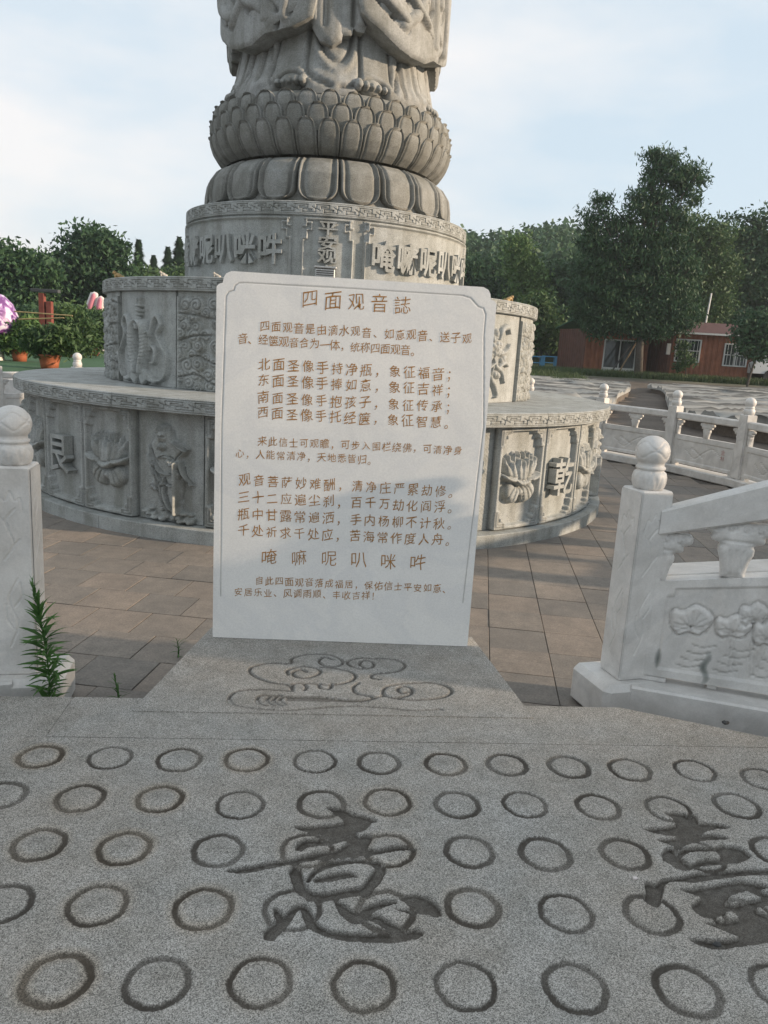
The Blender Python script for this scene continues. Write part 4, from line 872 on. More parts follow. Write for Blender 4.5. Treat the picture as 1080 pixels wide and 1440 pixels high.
# ================================================================== MARBLE BALUSTRADES
def finial_mesh(hi):
    prof = [(.001, 0), (.062, 0), (.074, .012), (.081, .035), (.082, .06), (.076, .082), (.064, .092), (.064, .096), (.070, .101), (.070, .110), (.062, .115)]
    for k in range(1, 25 if hi else 13):
        a = -pi/2+.75+(pi-.75)*k/(24 if hi else 12); prof.append((max(.001, .0815*cos(a)), .181+.078*sin(a)))
    if hi:
        P = [(r, z) for r, z in prof]; out = []
        for a, b in zip(P[:-1], P[1:]):
            for t in (0, .5): out.append((a[0]+(b[0]-a[0])*t, a[1]+(b[1]-a[1])*t))
        prof = out+[P[-1]]
    def disp(A, Z):
        low = (Z > .008)*(Z < .09); ph = np.abs(np.sin(A*4)); edge = np.clip((Z-.012)/.07, 0, 1)
        d = -.006*np.exp(-((ph-np.sqrt(np.clip(1-edge**2, 0, 1))*.9)/.14)**2)*low
        up = Z > .118; zz_ = (Z-.118)/.14
        for row, off in ((.36, 0), (.66, pi/4)):
            q = np.abs(np.sin(2*A+off*2)); tgt = row+.25*q**1.5-.10; d = d-.0042*np.exp(-((zz_-tgt)/.030)**2)*up
        return d*(1 if hi else .8)
    V, F = lathe_vf(prof, 72 if hi else 28, disp=disp); return mesh_data('finial', V, F, M_MARBLE, True)
m_fin_hi, m_fin = finial_mesh(True), finial_mesh(False)
def post_mesh(h, w, hi):
    mb = MB()
    V, F = box_vf((0, 0, h/2), (w-.006, w-.006, h), .008); mb.add(V, F)
    # shaped sunken field on each face: thin raised border
    r = Relief(-w/2+.008, w/2-.008, .02, h-.012, .006 if hi else .02); r.H[:] = .004
    ol_ = [(-w*.30, h-.20), (-w*.22, h-.14), (-w*.10, h-.15), (0, h-.11), (w*.12, h-.15), (w*.24, h-.14), (w*.30, h-.20)]
    r.groove(ol_, .006 if hi else .014, .0022)
    if hi:
        for pts in ([(-.02, .14), (.015, .25), (-.02, .36), (.02, .46)], [(.0, .22), (-.03, .27), (-.035, .34)], [(.005, .33), (.035, .38), (.03, .44)], [(-.03, .55), (.01, .62), (-.02, .72), (.02, .78)], [(.0, .60), (.035, .64)], [(-.01, .70), (-.04, .74)]): r.groove(pts, .006, .003)
    for k in range(4):
        a = k*pi/2; ca, sa = cos(a), sin(a)
        X = (w/2-.003)+(r.H-.004).ravel()+.003; Yv = r.U.ravel(); F = grid_faces(r.nx, r.ny)
        mb.add(np.stack([X*ca-Yv*sa, X*sa+Yv*ca, r.Vv.ravel()], 1), F)
    return mesh_data('post', np.concatenate(mb.V), mb.F, M_MARBLE, False)
pm_hi, pm = post_mesh(.965, .178, True), post_mesh(.965, .178, False)
def add_post(parent, xy, z0, rz, hi=False):
    p = link('post', pm_hi if hi else pm, parent, (xy[0], xy[1], z0), rz); f = link('finial', m_fin_hi if hi else m_fin, p, (0, 0, .963)); f.rotation_euler = (0, 0, .35); return p
def vase(w=.30, h=.235, half=False, t=.075):
    """cloud-headed vase baluster standing on z=0, width along x"""
    prof = [(.052, 0), (.050, .02), (.060, .07), (.074, .105), (.074, .125), (.066, .138), (.078, .145), (.104, .150), (.112, .163), (.108, .178), (.130, .186), (.148, .200), (.150, .218), (.142, .23), (.13, .235)]
    hs = h/.235; ws = w/.30
    out = [(x*ws, z*hs) for x, z in prof]; O = [(-x, z) for x, z in out[::-1]]+out if not half else [(0, h)]+[(0, 0)]+out
    r = Relief(-w/2-.005, w/2+.005, -.002, h+.005, .007); d = r.segd(np.vstack([O, O[:1]]), (slice(None), slice(None)))
    r.H = t/2*np.sqrt(np.clip(1-(1-np.clip(d/.05, 0, 1))**2, 0, 1))*.75+t*.12
    for x in (-.09, -.03, .03, .09): r.groove(spiral((x*ws, .205*hs), .024, 1.2), .005, .01, sm=False)
    for x in (-.025, .0, .025): r.groove([(x*.6, .01), (x, .08), (x*1.2, .14)], .005, .006)
    r.groove([(-.06*ws, .157*hs), (.06*ws, .157*hs)], .005, .01, sm=False)
    rr_ = r.H
    def interp(u, v):
        i = np.clip(((u-r.u[0])/(r.u[1]-r.u[0])).round().astype(int), 0, r.nx-1); j = np.clip(((v-r.v[0])/(r.v[1]-r.v[0])).round().astype(int), 0, r.ny-1); return rr_[j, i]
    return masked(r, O, 'baluster', lambda u, v, h_: (u, -h_, v), lambda u, v: (u, interp(u, v), v), M_MARBLE)
m_vase = vase(); m_vhalf = vase(half=True)
def ring_panel(Lx):
    r = Relief(-Lx/2, Lx/2, .045, .475, .02); r.H[:] = .04
    r.poly([(-Lx/2+.07, .10), (Lx/2-.07, .10), (Lx/2-.07, .42), (-Lx/2+.07, .42)], .0, .01)
    W = (np.abs(r.U) < Lx/2-.07)*(r.Vv > .10)*(r.Vv < .42); r.H[W] -= .010
    r.groove([(-.38, .26), (-.2, .36), (0, .27), (.18, .16), (.38, .28)], .014, .006); r.groove([(.0, .20), (.25, .32)], .02, .008)
    mb = MB(); F = grid_faces(r.nx, r.ny)
    mb.add(np.stack([r.U.ravel(), -r.H.ravel(), r.Vv.ravel()], 1), F); mb.add(np.stack([r.U.ravel(), r.H.ravel(), r.Vv.ravel()], 1), F[:, ::-1])
    h = .04; a, b, c, d = -Lx/2, Lx/2, .045, .475
    mb.add([(a, -h, c), (b, -h, c), (b, h, c), (a, h, c), (a, -h, d), (b, -h, d), (b, h, d), (a, h, d)], [(3, 2, 1, 0), (4, 5, 6, 7), (3, 0, 4, 7), (1, 2, 6, 5)])
    for s_ in (-1, 1): mb.box((s_*(Lx/2-.06), 0, .0225), (.10, .07, .046))
    return mesh_data('panel', np.concatenate(mb.V), mb.F, M_MARBLE)
RB = 6.42; step = 13.86; Lb = 2*RB*sin(R_(step/2)); KZ = -.09
m_pan = ring_panel(Lb-.18); Vr, Fr = box_vf((0, 0, .815), (Lb-.17, .105, .112), .018); m_rail = mesh_data('handrail', Vr, Fr, M_MARBLE)
Vk, Fk = box_vf((0, 0, -.065), (Lb+.06, .30, .13), .016); m_kerb = mesh_data('kerb_stone', Vk, Fk, M_MARBLE)
ringf = thing('ring_balustrade', 'white marble balustrade with ball-topped posts curving round the far side of the court', 'balustrade', (CC[0], CC[1], KZ))
a_first = -41.2; angs = [a_first+step*i for i in range(19)]
for i, a in enumerate(angs):
    add_post(ringf, (RB*cos(R_(a)), RB*sin(R_(a))), 0, R_(a))
    if i == len(angs)-1: break
    am = R_(a+step/2); rm = RB*cos(R_(step/2)); c = (rm*cos(am), rm*sin(am)); rz = am+pi/2
    link('handrail', m_rail, ringf, (*c, 0), rz)
    pn = link('panel', m_pan, ringf, (*c, 0), rz); link('kerb_stone', m_kerb, ringf, (*c, 0), rz)
    link('baluster', m_vase, ringf, (c[0], c[1], .475+.035), rz)
    ux, uy = cos(rz), sin(rz); k = Lb/2-.088
    link('baluster', m_vhalf, ringf, (c[0]-ux*k, c[1]-uy*k, .51), rz); b = link('baluster', m_vhalf, ringf, (c[0]+ux*k, c[1]+uy*k, .51), rz+pi)
    Vg, Fg = box_vf((0, 0, .4925), (Lb-.18, .07, .035)); link('panel_cap', bpy.data.meshes.get('panel_cap') or mesh_data('panel_cap', Vg, Fg, M_MARBLE), ringf, (*c, 0), rz)
    if abs(a-14.2) < 2 or i in (2, 3, 4):       # short painted names on single panels
        for ch, z in (('金', .345), ('林', .25)):
            V, F = glyph(ch); V = V*.085; o = obj('painted_character', np.stack([V[:, 0]-.42, V[:, 0]*0+.0415-.010, V[:, 1]+z], 1), F, M_REDINK, pn) if i == 4 else None
# near railings: inclined top, fan-shaped panel with carved lotus leaves
def near_rail(name, label, C0, d, axu, mirror):
    """C0 post foot centre, d unit direction of the wing, axu post yaw"""
    t = thing(name, label, 'balustrade', (C0[0], C0[1], -.012))
    d = np.array(d)/np.hypot(*d); nrm = np.array([d[1], -d[0]])*(1 if not mirror else -1)     # towards the viewer's side
    add_post(t, (0, 0), 0, axu, True)
    def Q(s, off, z): p = d*s+nrm*off; return (p[0], p[1], z)
    Lw = 1.62; zt = lambda s: .845+.40*s; zb = lambda s: .728+.285*s; pt = lambda s: .500+.19*s; pb = lambda s: .032
    FO = .045           # front face of panel
    r = Relief(.072, Lw, 0, 1, .0075); nx = r.nx; r2 = Relief(.072, Lw, 0, .60, .0075)
    # panel relief worked in (s, height fraction * .5)
    def fm(u, v, h): k = v/.5; z = pb(u)+(pt(u)-pb(u))*k; p = d[None, :]*u[:, None]+nrm[None, :]*(FO+h)[:, None]; return p[:, 0], p[:, 1], z
    r = Relief(.072, Lw, 0, .5, .0065); inside = (r.U > .155)*(r.Vv > .045)*(r.Vv < .455); r.H[:] = 0
    r.H[inside] = -.010; r.H[(r.U > .155)*(r.U < .185)*(r.Vv > .42)] = 0; r.groove([(.187, .425), (.157, .425)], .005, .004, sm=False)
    def leaf(c, w, hgt, stem):
        O = [(-.5, .30), (-.42, .46), (-.20, .40), (-.12, .50), (.05, .62), (.22, .52), (.36, .40), (.5, .18), (.42, -.10), (.20, -.38), (-.05, -.30), (-.28, -.42), (-.46, -.12)]
        O = [(c[0]+x*w, c[1]+y*hgt) for x, y in O]; r.poly(O, .0, .01); W = r.win(np.array(O), .002); Ps = smooth_curve(O, 5, True); ins = r.inside(Ps, W); dd = r.segd(np.vstack([Ps, Ps[:1]]), W)
        r.H[W] = np.where(ins, np.maximum(r.H[W], -.010+.016*np.clip(dd/.012, 0, 1)), r.H[W]); r.groove(O, .006, .012, closed=True)
        for a in np.linspace(-.3, pi+.3, 9): r.groove([(c[0], c[1]-.02), (c[0]+.38*w*cos(a), c[1]-.02+.55*hgt*sin(a))], .0035, .006, sm=False)
        r.groove([(c[0]-.44*w, c[1]), (c[0]-.1*w, c[1]-.06*hgt), (c[0]+.2*w, c[1]-.10*hgt), (c[0]+.44*w, c[1]+.1*hgt)], .004, .008); r.groove([(c[0]-.42*w, c[1]-.1*hgt), (c[0], c[1]-.2*hgt), (c[0]+.4*w, c[1]-.12*hgt)], .004, .008)
        if stem: 
            for o_ in (-.009, .009): r.groove([(c[0]+o_, c[1]-.36*hgt), (c[0]+o_+stem, .06)], .0035, .006, sm=False)
    leaf((.28, .285), .20, .15, .0); leaf((.47, .27), .17, .11, .02); leaf((.55, .33), .13, .10, .03); leaf((.62, .25), .13, .12, -.04); leaf((.90, .30), .22, .16, 0); leaf((1.2, .27), .2, .14, .02)
    for z_ in (.075, .11, .145, .18):
        for s0 in np.arange(.19, 1.5, .17): r.groove([(s0+z_*.6, z_), (s0+.05+z_*.6, z_-.010), (s0+.11+z_*.6, z_+.004)], .003, .007, dirt=.35)
    me = r.mesh('panel', fm, M_MARBLE, -.10)
    al = np.zeros(len(me.vertices)); U_ = r.U.ravel(); V_ = r.Vv.ravel(); n0 = len(U_)
    g = np.maximum(np.clip(1-np.hypot((U_-.150)/.016, (V_-.095)/.055), 0, 1), np.clip(1-np.hypot((U_-.372-.01*np.sin(V_*60))/.020, (V_-.075)/.085), 0, 1))**.45*.85
    al[:n0] = g+.12*np.clip(.18-V_, 0, .18)/.18; a_ = me.attributes.new('algae', 'FLOAT', 'POINT'); a_.data.foreach_set('value', al.astype(np.float32))
    link('panel', me, t)
    def beam(nm, s0, s1, za, zb_, o0, o1):
        mb = MB(); c = .010; pts = []
        for s in (s0, s1):
            z0_, z1_ = za(s), zb_(s)
            pts += [Q(s, o0+c, z0_), Q(s, o1-c, z0_), Q(s, o1, z0_+c), Q(s, o1, z1_-c), Q(s, o1-c, z1_), Q(s, o0+c, z1_), Q(s, o0, z1_-c), Q(s, o0, z0_+c)]
        F_ = [(i, (i+1) % 8, 8+(i+1) % 8, 8+i) for i in range(8)]+[tuple(range(8))[::-1], tuple(range(8, 16))]
        mb.add(pts, F_); return mb.obj(nm, M_MARBLE, t)
    beam('handrail', .075, Lw, zb, zt, -.060, .062)
    beam('coping', .092, Lw, lambda s: pt(s)-.06, lambda s: pt(s)+.004, -.30, -.058)
    beam('panel_foot', .080, .20, lambda s: -.005, lambda s: .030, -.05, .042); beam('panel_foot', .395, .44, lambda s: -.005, lambda s: .030, -.05, .02)
    # kerb and foot block
    beam('kerb_stone', .04, Lw+.2, lambda s: -.22, lambda s: .0, -.16, .155)
    blk = MB(); V, F = box_vf((0, 0, -.105), (.34, .33, .212), .03); o = obj('foot_block', V, F, M_MARBLE, t, rz=axu, loc=(-.035*d[0], -.035*d[1], 0))
    def vz(sc, ang, half, hh, ww):
        me_ = vase(ww, hh, half, .09); o_ = link('baluster', me_, t, Q(sc, 0, pt(sc)-.002+(.0)), ang); return o_
    ang = math.atan2(d[1], d[0])+(0 if not mirror else pi)
    vz(.088, ang if not mirror else ang, True, .245, .30) if not mirror else link('baluster', vase(.30, .245, True, .09), t, Q(.088, 0, pt(.088)), math.atan2(d[1], d[0]))
    for sc in (.43, .95, 1.42): link('baluster', vase(.30+.05*sc, zb(sc)-pt(sc)+.004, False, .09), t, Q(sc, 0, pt(sc)-.002), math.atan2(d[1], d[0]))
    pe = add_post(t, d*(Lw+.08), .12, axu, True)
    return t
Cr = np.array([1.275, 3.693])
near_rail('wing_balustrade', 'white marble railing with rising handrail and carved lotus leaves, right of the platform', Cr, (.957, -.29), R_(-72.5), False)
ax = R_(93.6); dl = math.atan2(-.29, .957); ml = 2*ax-dl
Cl = np.array([-1.647, 3.345])
near_rail('wing_balustrade', 'white marble railing with a ball-topped post beside the tall green weed, left of the platform', Cl, (cos(ml), sin(ml)), R_(-79.5), True)

# ================================================================== CARVED STONE TERRACES beyond the ring
def f_wave(nt, b):
    p = pos(nt); a_ = _n(nt, 'ShaderNodeAttribute', attribute_name='dirt')
    c = mix(nt, a_.outputs['Fac'], (.33, .33, .315), (.055, .055, .052))
    c = mix(nt, 1, c, ramp(nt, noise(nt, p, 1.1, 6, .65), [(.3, (.72, .72, .72)), (.7, (1.08, 1.08, 1.06))]), 'MULTIPLY')
    nt.links.new(c, b.inputs['Base Color']); b.inputs['Roughness'].default_value = .8
M_WAVE = material('carved_wave_stone', f_wave)
def terrace(poly, zt, label, seed):
    P = smooth_curve(poly, 5, True); r = Relief(P[:, 0].min()-.1, P[:, 0].max()+.1, P[:, 1].min()-.1, P[:, 1].max()+.1, .11)
    g = np.random.default_rng(seed); w = np.zeros_like(r.U)
    for _ in range(10):
        a = g.uniform(-.9, .9); f = g.uniform(1.0, 5.0); w += np.sin(f*(r.U*sin(a)*.35+r.Vv*cos(a)*.9)+g.uniform(0, 6)+1.3*np.sin(r.U*g.uniform(.4, 1.5)+r.Vv*.3))/10*3
    ridge = 1-np.abs(np.sin(w*2.2)); r.H = .13*ridge+.09*w*.5; r.D = np.clip((ridge-.35)*2.8, 0, 1)*np.clip(.7+.7*np.sin(r.U*.9+r.Vv*1.7+seed), .25, 1)
    o = link('stone_terrace', masked(r, P, 'stone_terrace', lambda u, v, h: (u, v, zt+h), lambda u, v: (u, v, zt-.10+0*u), M_WAVE, True)); c_ = P.mean(0); Q_ = c_+(P-c_)*.975; n = len(Q_)
    obj('base', [(*p, -.5) for p in Q_]+[(*p, zt-.09) for p in Q_], [tuple(range(n))[::-1], tuple(range(n, 2*n))]+[(i, (i+1) % n, n+(i+1) % n, n+i) for i in range(n)], M_SOIL, o); return tag(o, label, 'stone terrace')
terrace([(3.6, 17.6), (3.3, 22), (4.6, 33.5), (6, 38.5), (9, 39.8), (11.0, 38.0), (9.9, 32.3), (7.3, 25.0), (6.0, 20.8), (4.8, 18.2)], .50, 'rounded grey and white carved stone terrace ending in a curved edge behind the pedestal', 3)
terrace([(7.3, 14.8), (6.9, 18.6), (8.7, 24.6), (10.4, 29.6), (11.6, 33.6), (12.6, 37.4), (20, 41.5), (29, 41), (29, 12), (15, 11.2), (9.6, 12.6)], .50, 'broad grey and white wave-patterned carved stone terrace in front of the brown cabins', 8)
# ================================================================== CABINS
M_BROWN = plain('brown_painted_steel', (.28, .105, .055), .55, 0, .3, 3); M_BROWN2 = plain('dark_brown_painted_steel', (.11, .045, .03), .6, 0, .3, 3)  # second brown puts side-wall shade into the colour; corner posts share it
M_ROOFR = plain('dark_red_roof', (.10, .045, .04), .7, 0, .3, 4); M_ROOFG = plain('green_roof', (.035, .12, .07), .6, 0, .3, 4); M_WHITE = plain('white_frame_paint', (.62, .62, .60), .5, 0, .12, 10)
def f_glass(nt, b): b.inputs['Base Color'].default_value = (.03, .04, .04, 1); b.inputs['Roughness'].default_value = .08; b.inputs['Specular IOR Level'].default_value = .6
M_GLASS = material('dark_window_glass', f_glass)
def corrugated(L_, H, name, mat, parent, loc, rz, openings=()):
    """ribbed steel wall along +x, outside towards -y; openings (x0,x1,z0,z1) are left out"""
    pitch = .28; xs_ = [0]; prof = []
    n = int(L_/pitch)
    X = []
    for i in range(n+1):
        for dx, dy in ((0, 0), (.09, 0), (.13, -.035), (.24, -.035)):
            x = i*pitch+dx
            if x <= L_: X.append((x, dy))
    X.append((L_, 0)); cuts = sorted({c for o in openings for c in o[:2]})
    def yat(x): return float(np.interp(x, [a for a, _ in X], [b for _, b in X]))
    for c in cuts: X.append((c, yat(c)))
    X = sorted(set(X)); mb = MB()
    for (x0, y0), (x1, y1) in zip(X[:-1], X[1:]):
        if x1-x0 < 1e-6: continue
        spans = [(0, H)]
        for o in openings:
            if x0 >= o[0]-1e-6 and x1 <= o[1]+1e-6: spans = [(0, o[2]), (o[3], H)]
        for z0_, z1_ in spans:
            if z1_-z0_ > .01: mb.add([(x0, y0, z0_), (x1, y1, z0_), (x1, y1, z1_), (x0, y0, z1_)], [(0, 1, 2, 3)])
    mb.box((L_/2, .05, H-.06), (L_, .06, .12)); 
    o = mb.obj(name, mat, parent); o.location = loc; o.rotation_euler = (0, 0, rz); return o
def window(parent, x0, x1, z0, z1, bars=6, door=False):
    w, h = x1-x0, z1-z0; f = MB(); t = .07
    for (c, s_) in (((x0+w/2, -.05, z0+t/2), (w, .08, t)), ((x0+w/2, -.05, z1-t/2), (w, .08, t)), ((x0+t/2, -.05, z0+h/2), (t, .08, h-2*t)), ((x1-t/2, -.05, z0+h/2), (t, .08, h-2*t)), ((x0+w/2, -.045, z0+h/2), (t*.8, .06, h-2*t))): f.box(c, s_)
    if door: f.box((x0+w/2, -.04, z0+.28), (w-2*t, .04, .46))
    else: f.box((x0+w/2, -.045, z0+h*.5), (w-2*t, .05, t*.6))
    fo = f.obj('door' if door else 'window', M_WHITE, parent)
    MB().box((x0+w/2, .01, z0+h/2), (w-.1, .02, h-.1)).obj('pane', M_GLASS, fo)
    if not door:
        for i in range(bars): MB().box((x0+w*(i+1)/(bars+1), -.11, z0+h/2), (.022, .022, h)).obj('bar', M_WHITE, fo)
    else: MB().box((x0+w*.46, -.10, z0+1.05), (.03, .05, .25)).obj('handle', MD, fo)
YC = 45.0
gz = lambda x, y: float(terrain(x, y))
def place_px(x, Y): p = at(x, 520, Y); return p[0]
xa, xb = place_px(820, YC), place_px(905, YC); gzl = at(845, 529, YC)[2]
c1 = thing('container_cabin', 'brown corrugated cabin with white glass door and green roof, left of the tree trunk', 'cabin', (xa, YC, gzl), R_(-3.4), 'brown corrugated cabins')
Hc = 2.62; Lc = (xb-xa)/cos(R_(3.4))
d0 = (place_px(845, YC)-xa); d1 = (place_px(890, YC)-xa)
corrugated(Lc, Hc, 'wall', M_BROWN, c1, (0, 0, 0), 0, [(d0, d1, 0, 2.1)]); corrugated(3.4, Hc, 'wall', M_BROWN2, c1, (-1.05, 3.3, 0), R_(-72), []); corrugated(Lc, Hc, 'wall', M_BROWN2, c1, (Lc, 3.3, 0), pi, []); corrugated(3.3, Hc, 'wall', M_BROWN2, c1, (Lc, 0, 0), pi/2, [])
for x, y in ((.04, -.06), (Lc-.04, -.06)): MB().box((x, y, Hc/2), (.12, .06, Hc)).obj('corner_post', M_BROWN, c1)
window(c1, d0, d1, .02, 2.1, door=True)
mb = MB(); mb.hexa([(-.15, -.25, Hc), (Lc+.15, -.25, Hc), (Lc+.15, 1.9, Hc+.62), (-.35, 1.9, Hc+.62), (-.15, -.25, Hc+.07), (Lc+.15, -.25, Hc+.07), (Lc+.15, 1.9, Hc+.69), (-.35, 1.9, Hc+.69)]); mb.hexa([(-.35, 1.902, Hc+.62), (Lc+.15, 1.902, Hc+.62), (Lc+.15, 3.7, Hc), (-1.3, 3.7, Hc), (-.35, 1.902, Hc+.69), (Lc+.15, 1.902, Hc+.69), (Lc+.15, 3.7, Hc+.07), (-1.3, 3.7, Hc+.07)])
rf_ = mb.obj('roof', M_ROOFG, c1); MB().box((Lc/2, -.27, Hc+.03), (Lc+.3, .04, .12)).obj('gutter', M_WHITE, rf_)
for k in range(9): MB().box((Lc*.52+.19*k, .30, Hc+.26), (.12, .03, .12)).obj('sign_letter', M_WHITE, rf_)
xa2, xb2 = place_px(937, YC-1), place_px(1052, YC-1); g2 = at(990, 535, YC-1)[2]; L2 = xb2-xa2
c2 = thing('container_cabin', 'brown corrugated cabin with two barred windows and dark red roof, right of the trunk', 'cabin', (xa2, YC-1, g2), R_(-3.4), 'brown corrugated cabins')
w1 = [place_px(p, YC-1)-xa2 for p in (945, 980, 1012, 1045)]
corrugated(L2, 2.5, 'wall', M_BROWN, c2, (0, 0, 0), 0, [(w1[0], w1[1], .95, 2.2), (w1[2], w1[3], .85, 2.1)]); corrugated(3.6, 2.5, 'wall', M_BROWN2, c2, (-1.1, 3.4, 0), R_(-72), []); corrugated(L2, 2.5, 'wall', M_BROWN2, c2, (L2, 3.4, 0), pi, []); corrugated(3.4, 2.5, 'wall', M_BROWN2, c2, (L2, 0, 0), pi/2, [])
for x in (.05, L2-.05): MB().box((x, -.06, 1.25), (.16, .06, 2.5)).obj('corner_post', M_BROWN2, c2)
window(c2, w1[0], w1[1], .95, 2.2); window(c2, w1[2], w1[3], .85, 2.1)
mb = MB(); mb.hexa([(-.2, -.35, 2.5), (L2+.2, -.35, 2.5), (L2+.1, 1.8, 3.15), (.1, 1.8, 3.15), (-.2, -.35, 2.58), (L2+.2, -.35, 2.58), (L2+.1, 1.8, 3.23), (.1, 1.8, 3.23)]); mb.hexa([(.1, 1.802, 3.15), (L2+.1, 1.802, 3.15), (L2+.2, 3.8, 2.5), (-.2, 3.8, 2.5), (.1, 1.802, 3.23), (L2+.1, 1.802, 3.23), (L2+.2, 3.8, 2.58), (-.2, 3.8, 2.58)])
rf2 = mb.obj('roof', M_ROOFR, c2); MB().box((L2/2, -.37, 2.52), (L2+.4, .04, .10)).obj('gutter', M_WHITE, rf2); MB().box((-.10, -.25, 1.6), (.18, .16, .6)).obj('meter_box', M_WHITE, c2)
pl_ = at(992, 455, YC+1); tag(MB().tube([(pl_[0], YC+1, g2+2.9), (pl_[0]+.1, YC+1, g2+4.9)], .045, 6).obj('antenna_pole', M_WHITE), 'thin white pole rising behind the dark red cabin roof', 'pole')
# props leaning on the tree
for (p0, p1, lb, mt) in (((856, 528), (886, 486), 'dark pole leaning to the right in front of the glass door', MD), ((866, 531), (899, 474), 'pale wooden pole leaning against the tree trunk', plain('pale_wood', (.25, .18, .11), .8))):
    a = at(*p0, 43.2); b = at(*p1, 43.2); tag(MB().tube([a, b], .045, 6).obj('prop_pole', mt), lb, 'pole', 'poles propping the tree')
# ================================================================== TREES
def leaf_cloud(blobs, n, size, seed, droop=0.0, aspect=2.0, clump=.35, per=26, flat=.6):
    g = np.random.default_rng(seed); B = np.array(blobs, float); w = B[:, 3]*B[:, 4]*B[:, 5]; w = w**.75; w /= w.sum(); nc = max(1, n//per)
    k = g.choice(len(B), nc, p=w); d = g.normal(size=(nc, 3)); d /= np.linalg.norm(d, axis=1)[:, None]; rr = g.uniform(.1, .95, nc)**.5
    c = B[k, :3]+d*B[k, 3:6]*rr[:, None]; cs = clump*g.uniform(.6, 1.5, nc)
    P = c.repeat(per, 0)+np.clip(g.normal(size=(nc*per, 3)), -1.7, 1.7)*(cs[:, None]*np.array([1, 1, flat])).repeat(per, 0); P[:, 2] -= droop*np.abs(g.normal(size=len(P)))*clump
    m = len(P); s = size*g.uniform(.6, 1.5, m); a = g.normal(size=(m, 3)); a[:, 2] -= droop*1.5; a /= np.linalg.norm(a, axis=1)[:, None]; q = g.normal(size=(m, 3)); b = np.cross(a, q); b /= np.linalg.norm(b, axis=1)[:, None]+1e-9
    a *= (s*aspect/2)[:, None]; b *= (s/2)[:, None]; V = np.stack([P-a, P+b*.9, P+a, P-b*.9], 1).reshape(-1, 3); F = np.arange(4*m).reshape(-1, 4); return V, F
def tree(name, label, base, blobs, n, size, mat, seed, trunk_r=.15, trunk_h=None, cat='tree', group=None, droop=.3, clump=.4, aspect=2.0, limbs=7, per=26):
    base = np.array(base, float); t = thing(name, label, cat, base, 0, group); g = np.random.default_rng(seed+500)
    B = np.array(blobs, float); B[:, :3] -= base; V, F = leaf_cloud(B, n, size, seed, droop, aspect, clump, per); obj('crown', V, F, mat, t)
    top = B[np.argmax(B[:, 2]+B[:, 5])]; mb = MB(); H = top[2]; pts = [(0, 0, -.3)]+[(top[0]*k**1.3+g.normal(0, .04*H*.2), top[1]*k, H*k) for k in (.15, .35, .6, .85, 1)]
    mb.tube(pts, [trunk_r*1.2, trunk_r, trunk_r*.85, trunk_r*.6, trunk_r*.35, trunk_r*.12], 8)
    for i in range(limbs):
        b = B[i % len(B)]; s = .25+.5*g.random(); p0 = np.array([np.interp(s, [0, .15, .35, .6, .85, 1], [p[j] for p in pts]) for j in range(3)]); e = b[:3]+g.normal(size=3)*b[3:6]*.4; md = (p0+e)/2+np.array([0, 0, -.05*H])*g.normal()
        mb.tube([p0, md, e], [trunk_r*.4, trunk_r*.25, trunk_r*.06], 5)
    o = mb.obj('trunk', M_BARK, t, True); return t
def blob(x, y, rx, ry, Y, depth=None):   # photo ellipse at distance Y -> world ellipsoid
    c = at(x, y, Y); k = Y/FPX*1.02; return (c[0], Y, c[2], rx*k, (depth or rx)*k, ry*k)
def base_at(x, Y): p = at(x, 530, Y); return (p[0], Y, gz(p[0], Y))
Y1 = 42.5
big = [blob(*b, Y1) for b in ((922, 214, 14, 7), (944, 222, 16, 8), (966, 236, 20, 8), (982, 248, 12, 6), (925, 236, 14, 8), (915, 252, 12, 8), (945, 250, 18, 9), (965, 266, 14, 8), (978, 280, 8, 6), (902, 272, 14, 8), (930, 276, 16, 10), (896, 290, 16, 10), (920, 300, 18, 10), (948, 294, 14, 9), (960, 312, 12, 8),
 (842, 280, 10, 8), (856, 272, 6, 6), (826, 296, 11, 6), (850, 298, 12, 8), (838, 314, 16, 9), (862, 320, 10, 9), (884, 310, 12, 9), (892, 330, 20, 12), (926, 328, 22, 14), (950, 336, 14, 10), (828, 338, 14, 10), (850, 346, 20, 14), (882, 356, 24, 16), (918, 360, 28, 18), (950, 362, 20, 14), (970, 372, 12, 10),
 (824, 370, 16, 12), (846, 380, 24, 16), (880, 392, 28, 20), (920, 396, 30, 20), (955, 396, 22, 16), (826, 402, 20, 14), (850, 414, 26, 18), (888, 424, 28, 18), (926, 430, 28, 18), (958, 426, 20, 16), (820, 434, 18, 14), (848, 446, 26, 14), (884, 452, 26, 12), (920, 456, 24, 10), (950, 452, 20, 12), (975, 440, 10, 12), (905, 466, 12, 7), (838, 462, 14, 7))]
tree('large_tree', 'tallest feathery dark green tree standing between the two brown cabins', base_at(898, Y1), big, 66000, .072, M_LEAF_DARK, 1, .21, droop=.8, clump=.24, aspect=3.2, limbs=40, per=40)
tree('right_dark_tree', 'dense dark tree at the right edge behind the red-roofed cabin', base_at(1040, 58), [blob(*b, 58) for b in ((1040, 335, 16, 20), (1022, 318, 9, 16), (1058, 318, 10, 20), (1076, 312, 10, 20), (1036, 366, 26, 24), (1072, 360, 26, 30), (1012, 380, 20, 26), (1050, 410, 40, 26), (1030, 440, 40, 26), (1080, 430, 40, 30), (1110, 360, 24, 50), (1000, 440, 20, 20))], 40000, .15, M_LEAF_DARK, 2, .3, droop=.3, clump=.5, per=34)
tree('olive_tree', 'yellowish green tree right of the tallest tree, above the red roof', base_at(985, 52), [blob(*b, 52) for b in ((985, 345, 26, 36), (1005, 375, 28, 26), (975, 400, 34, 40), (1010, 330, 16, 14), (960, 310, 16, 14), (1000, 425, 26, 24))], 24000, .11, M_LEAF_MID, 3, .18, droop=.4, clump=.45)
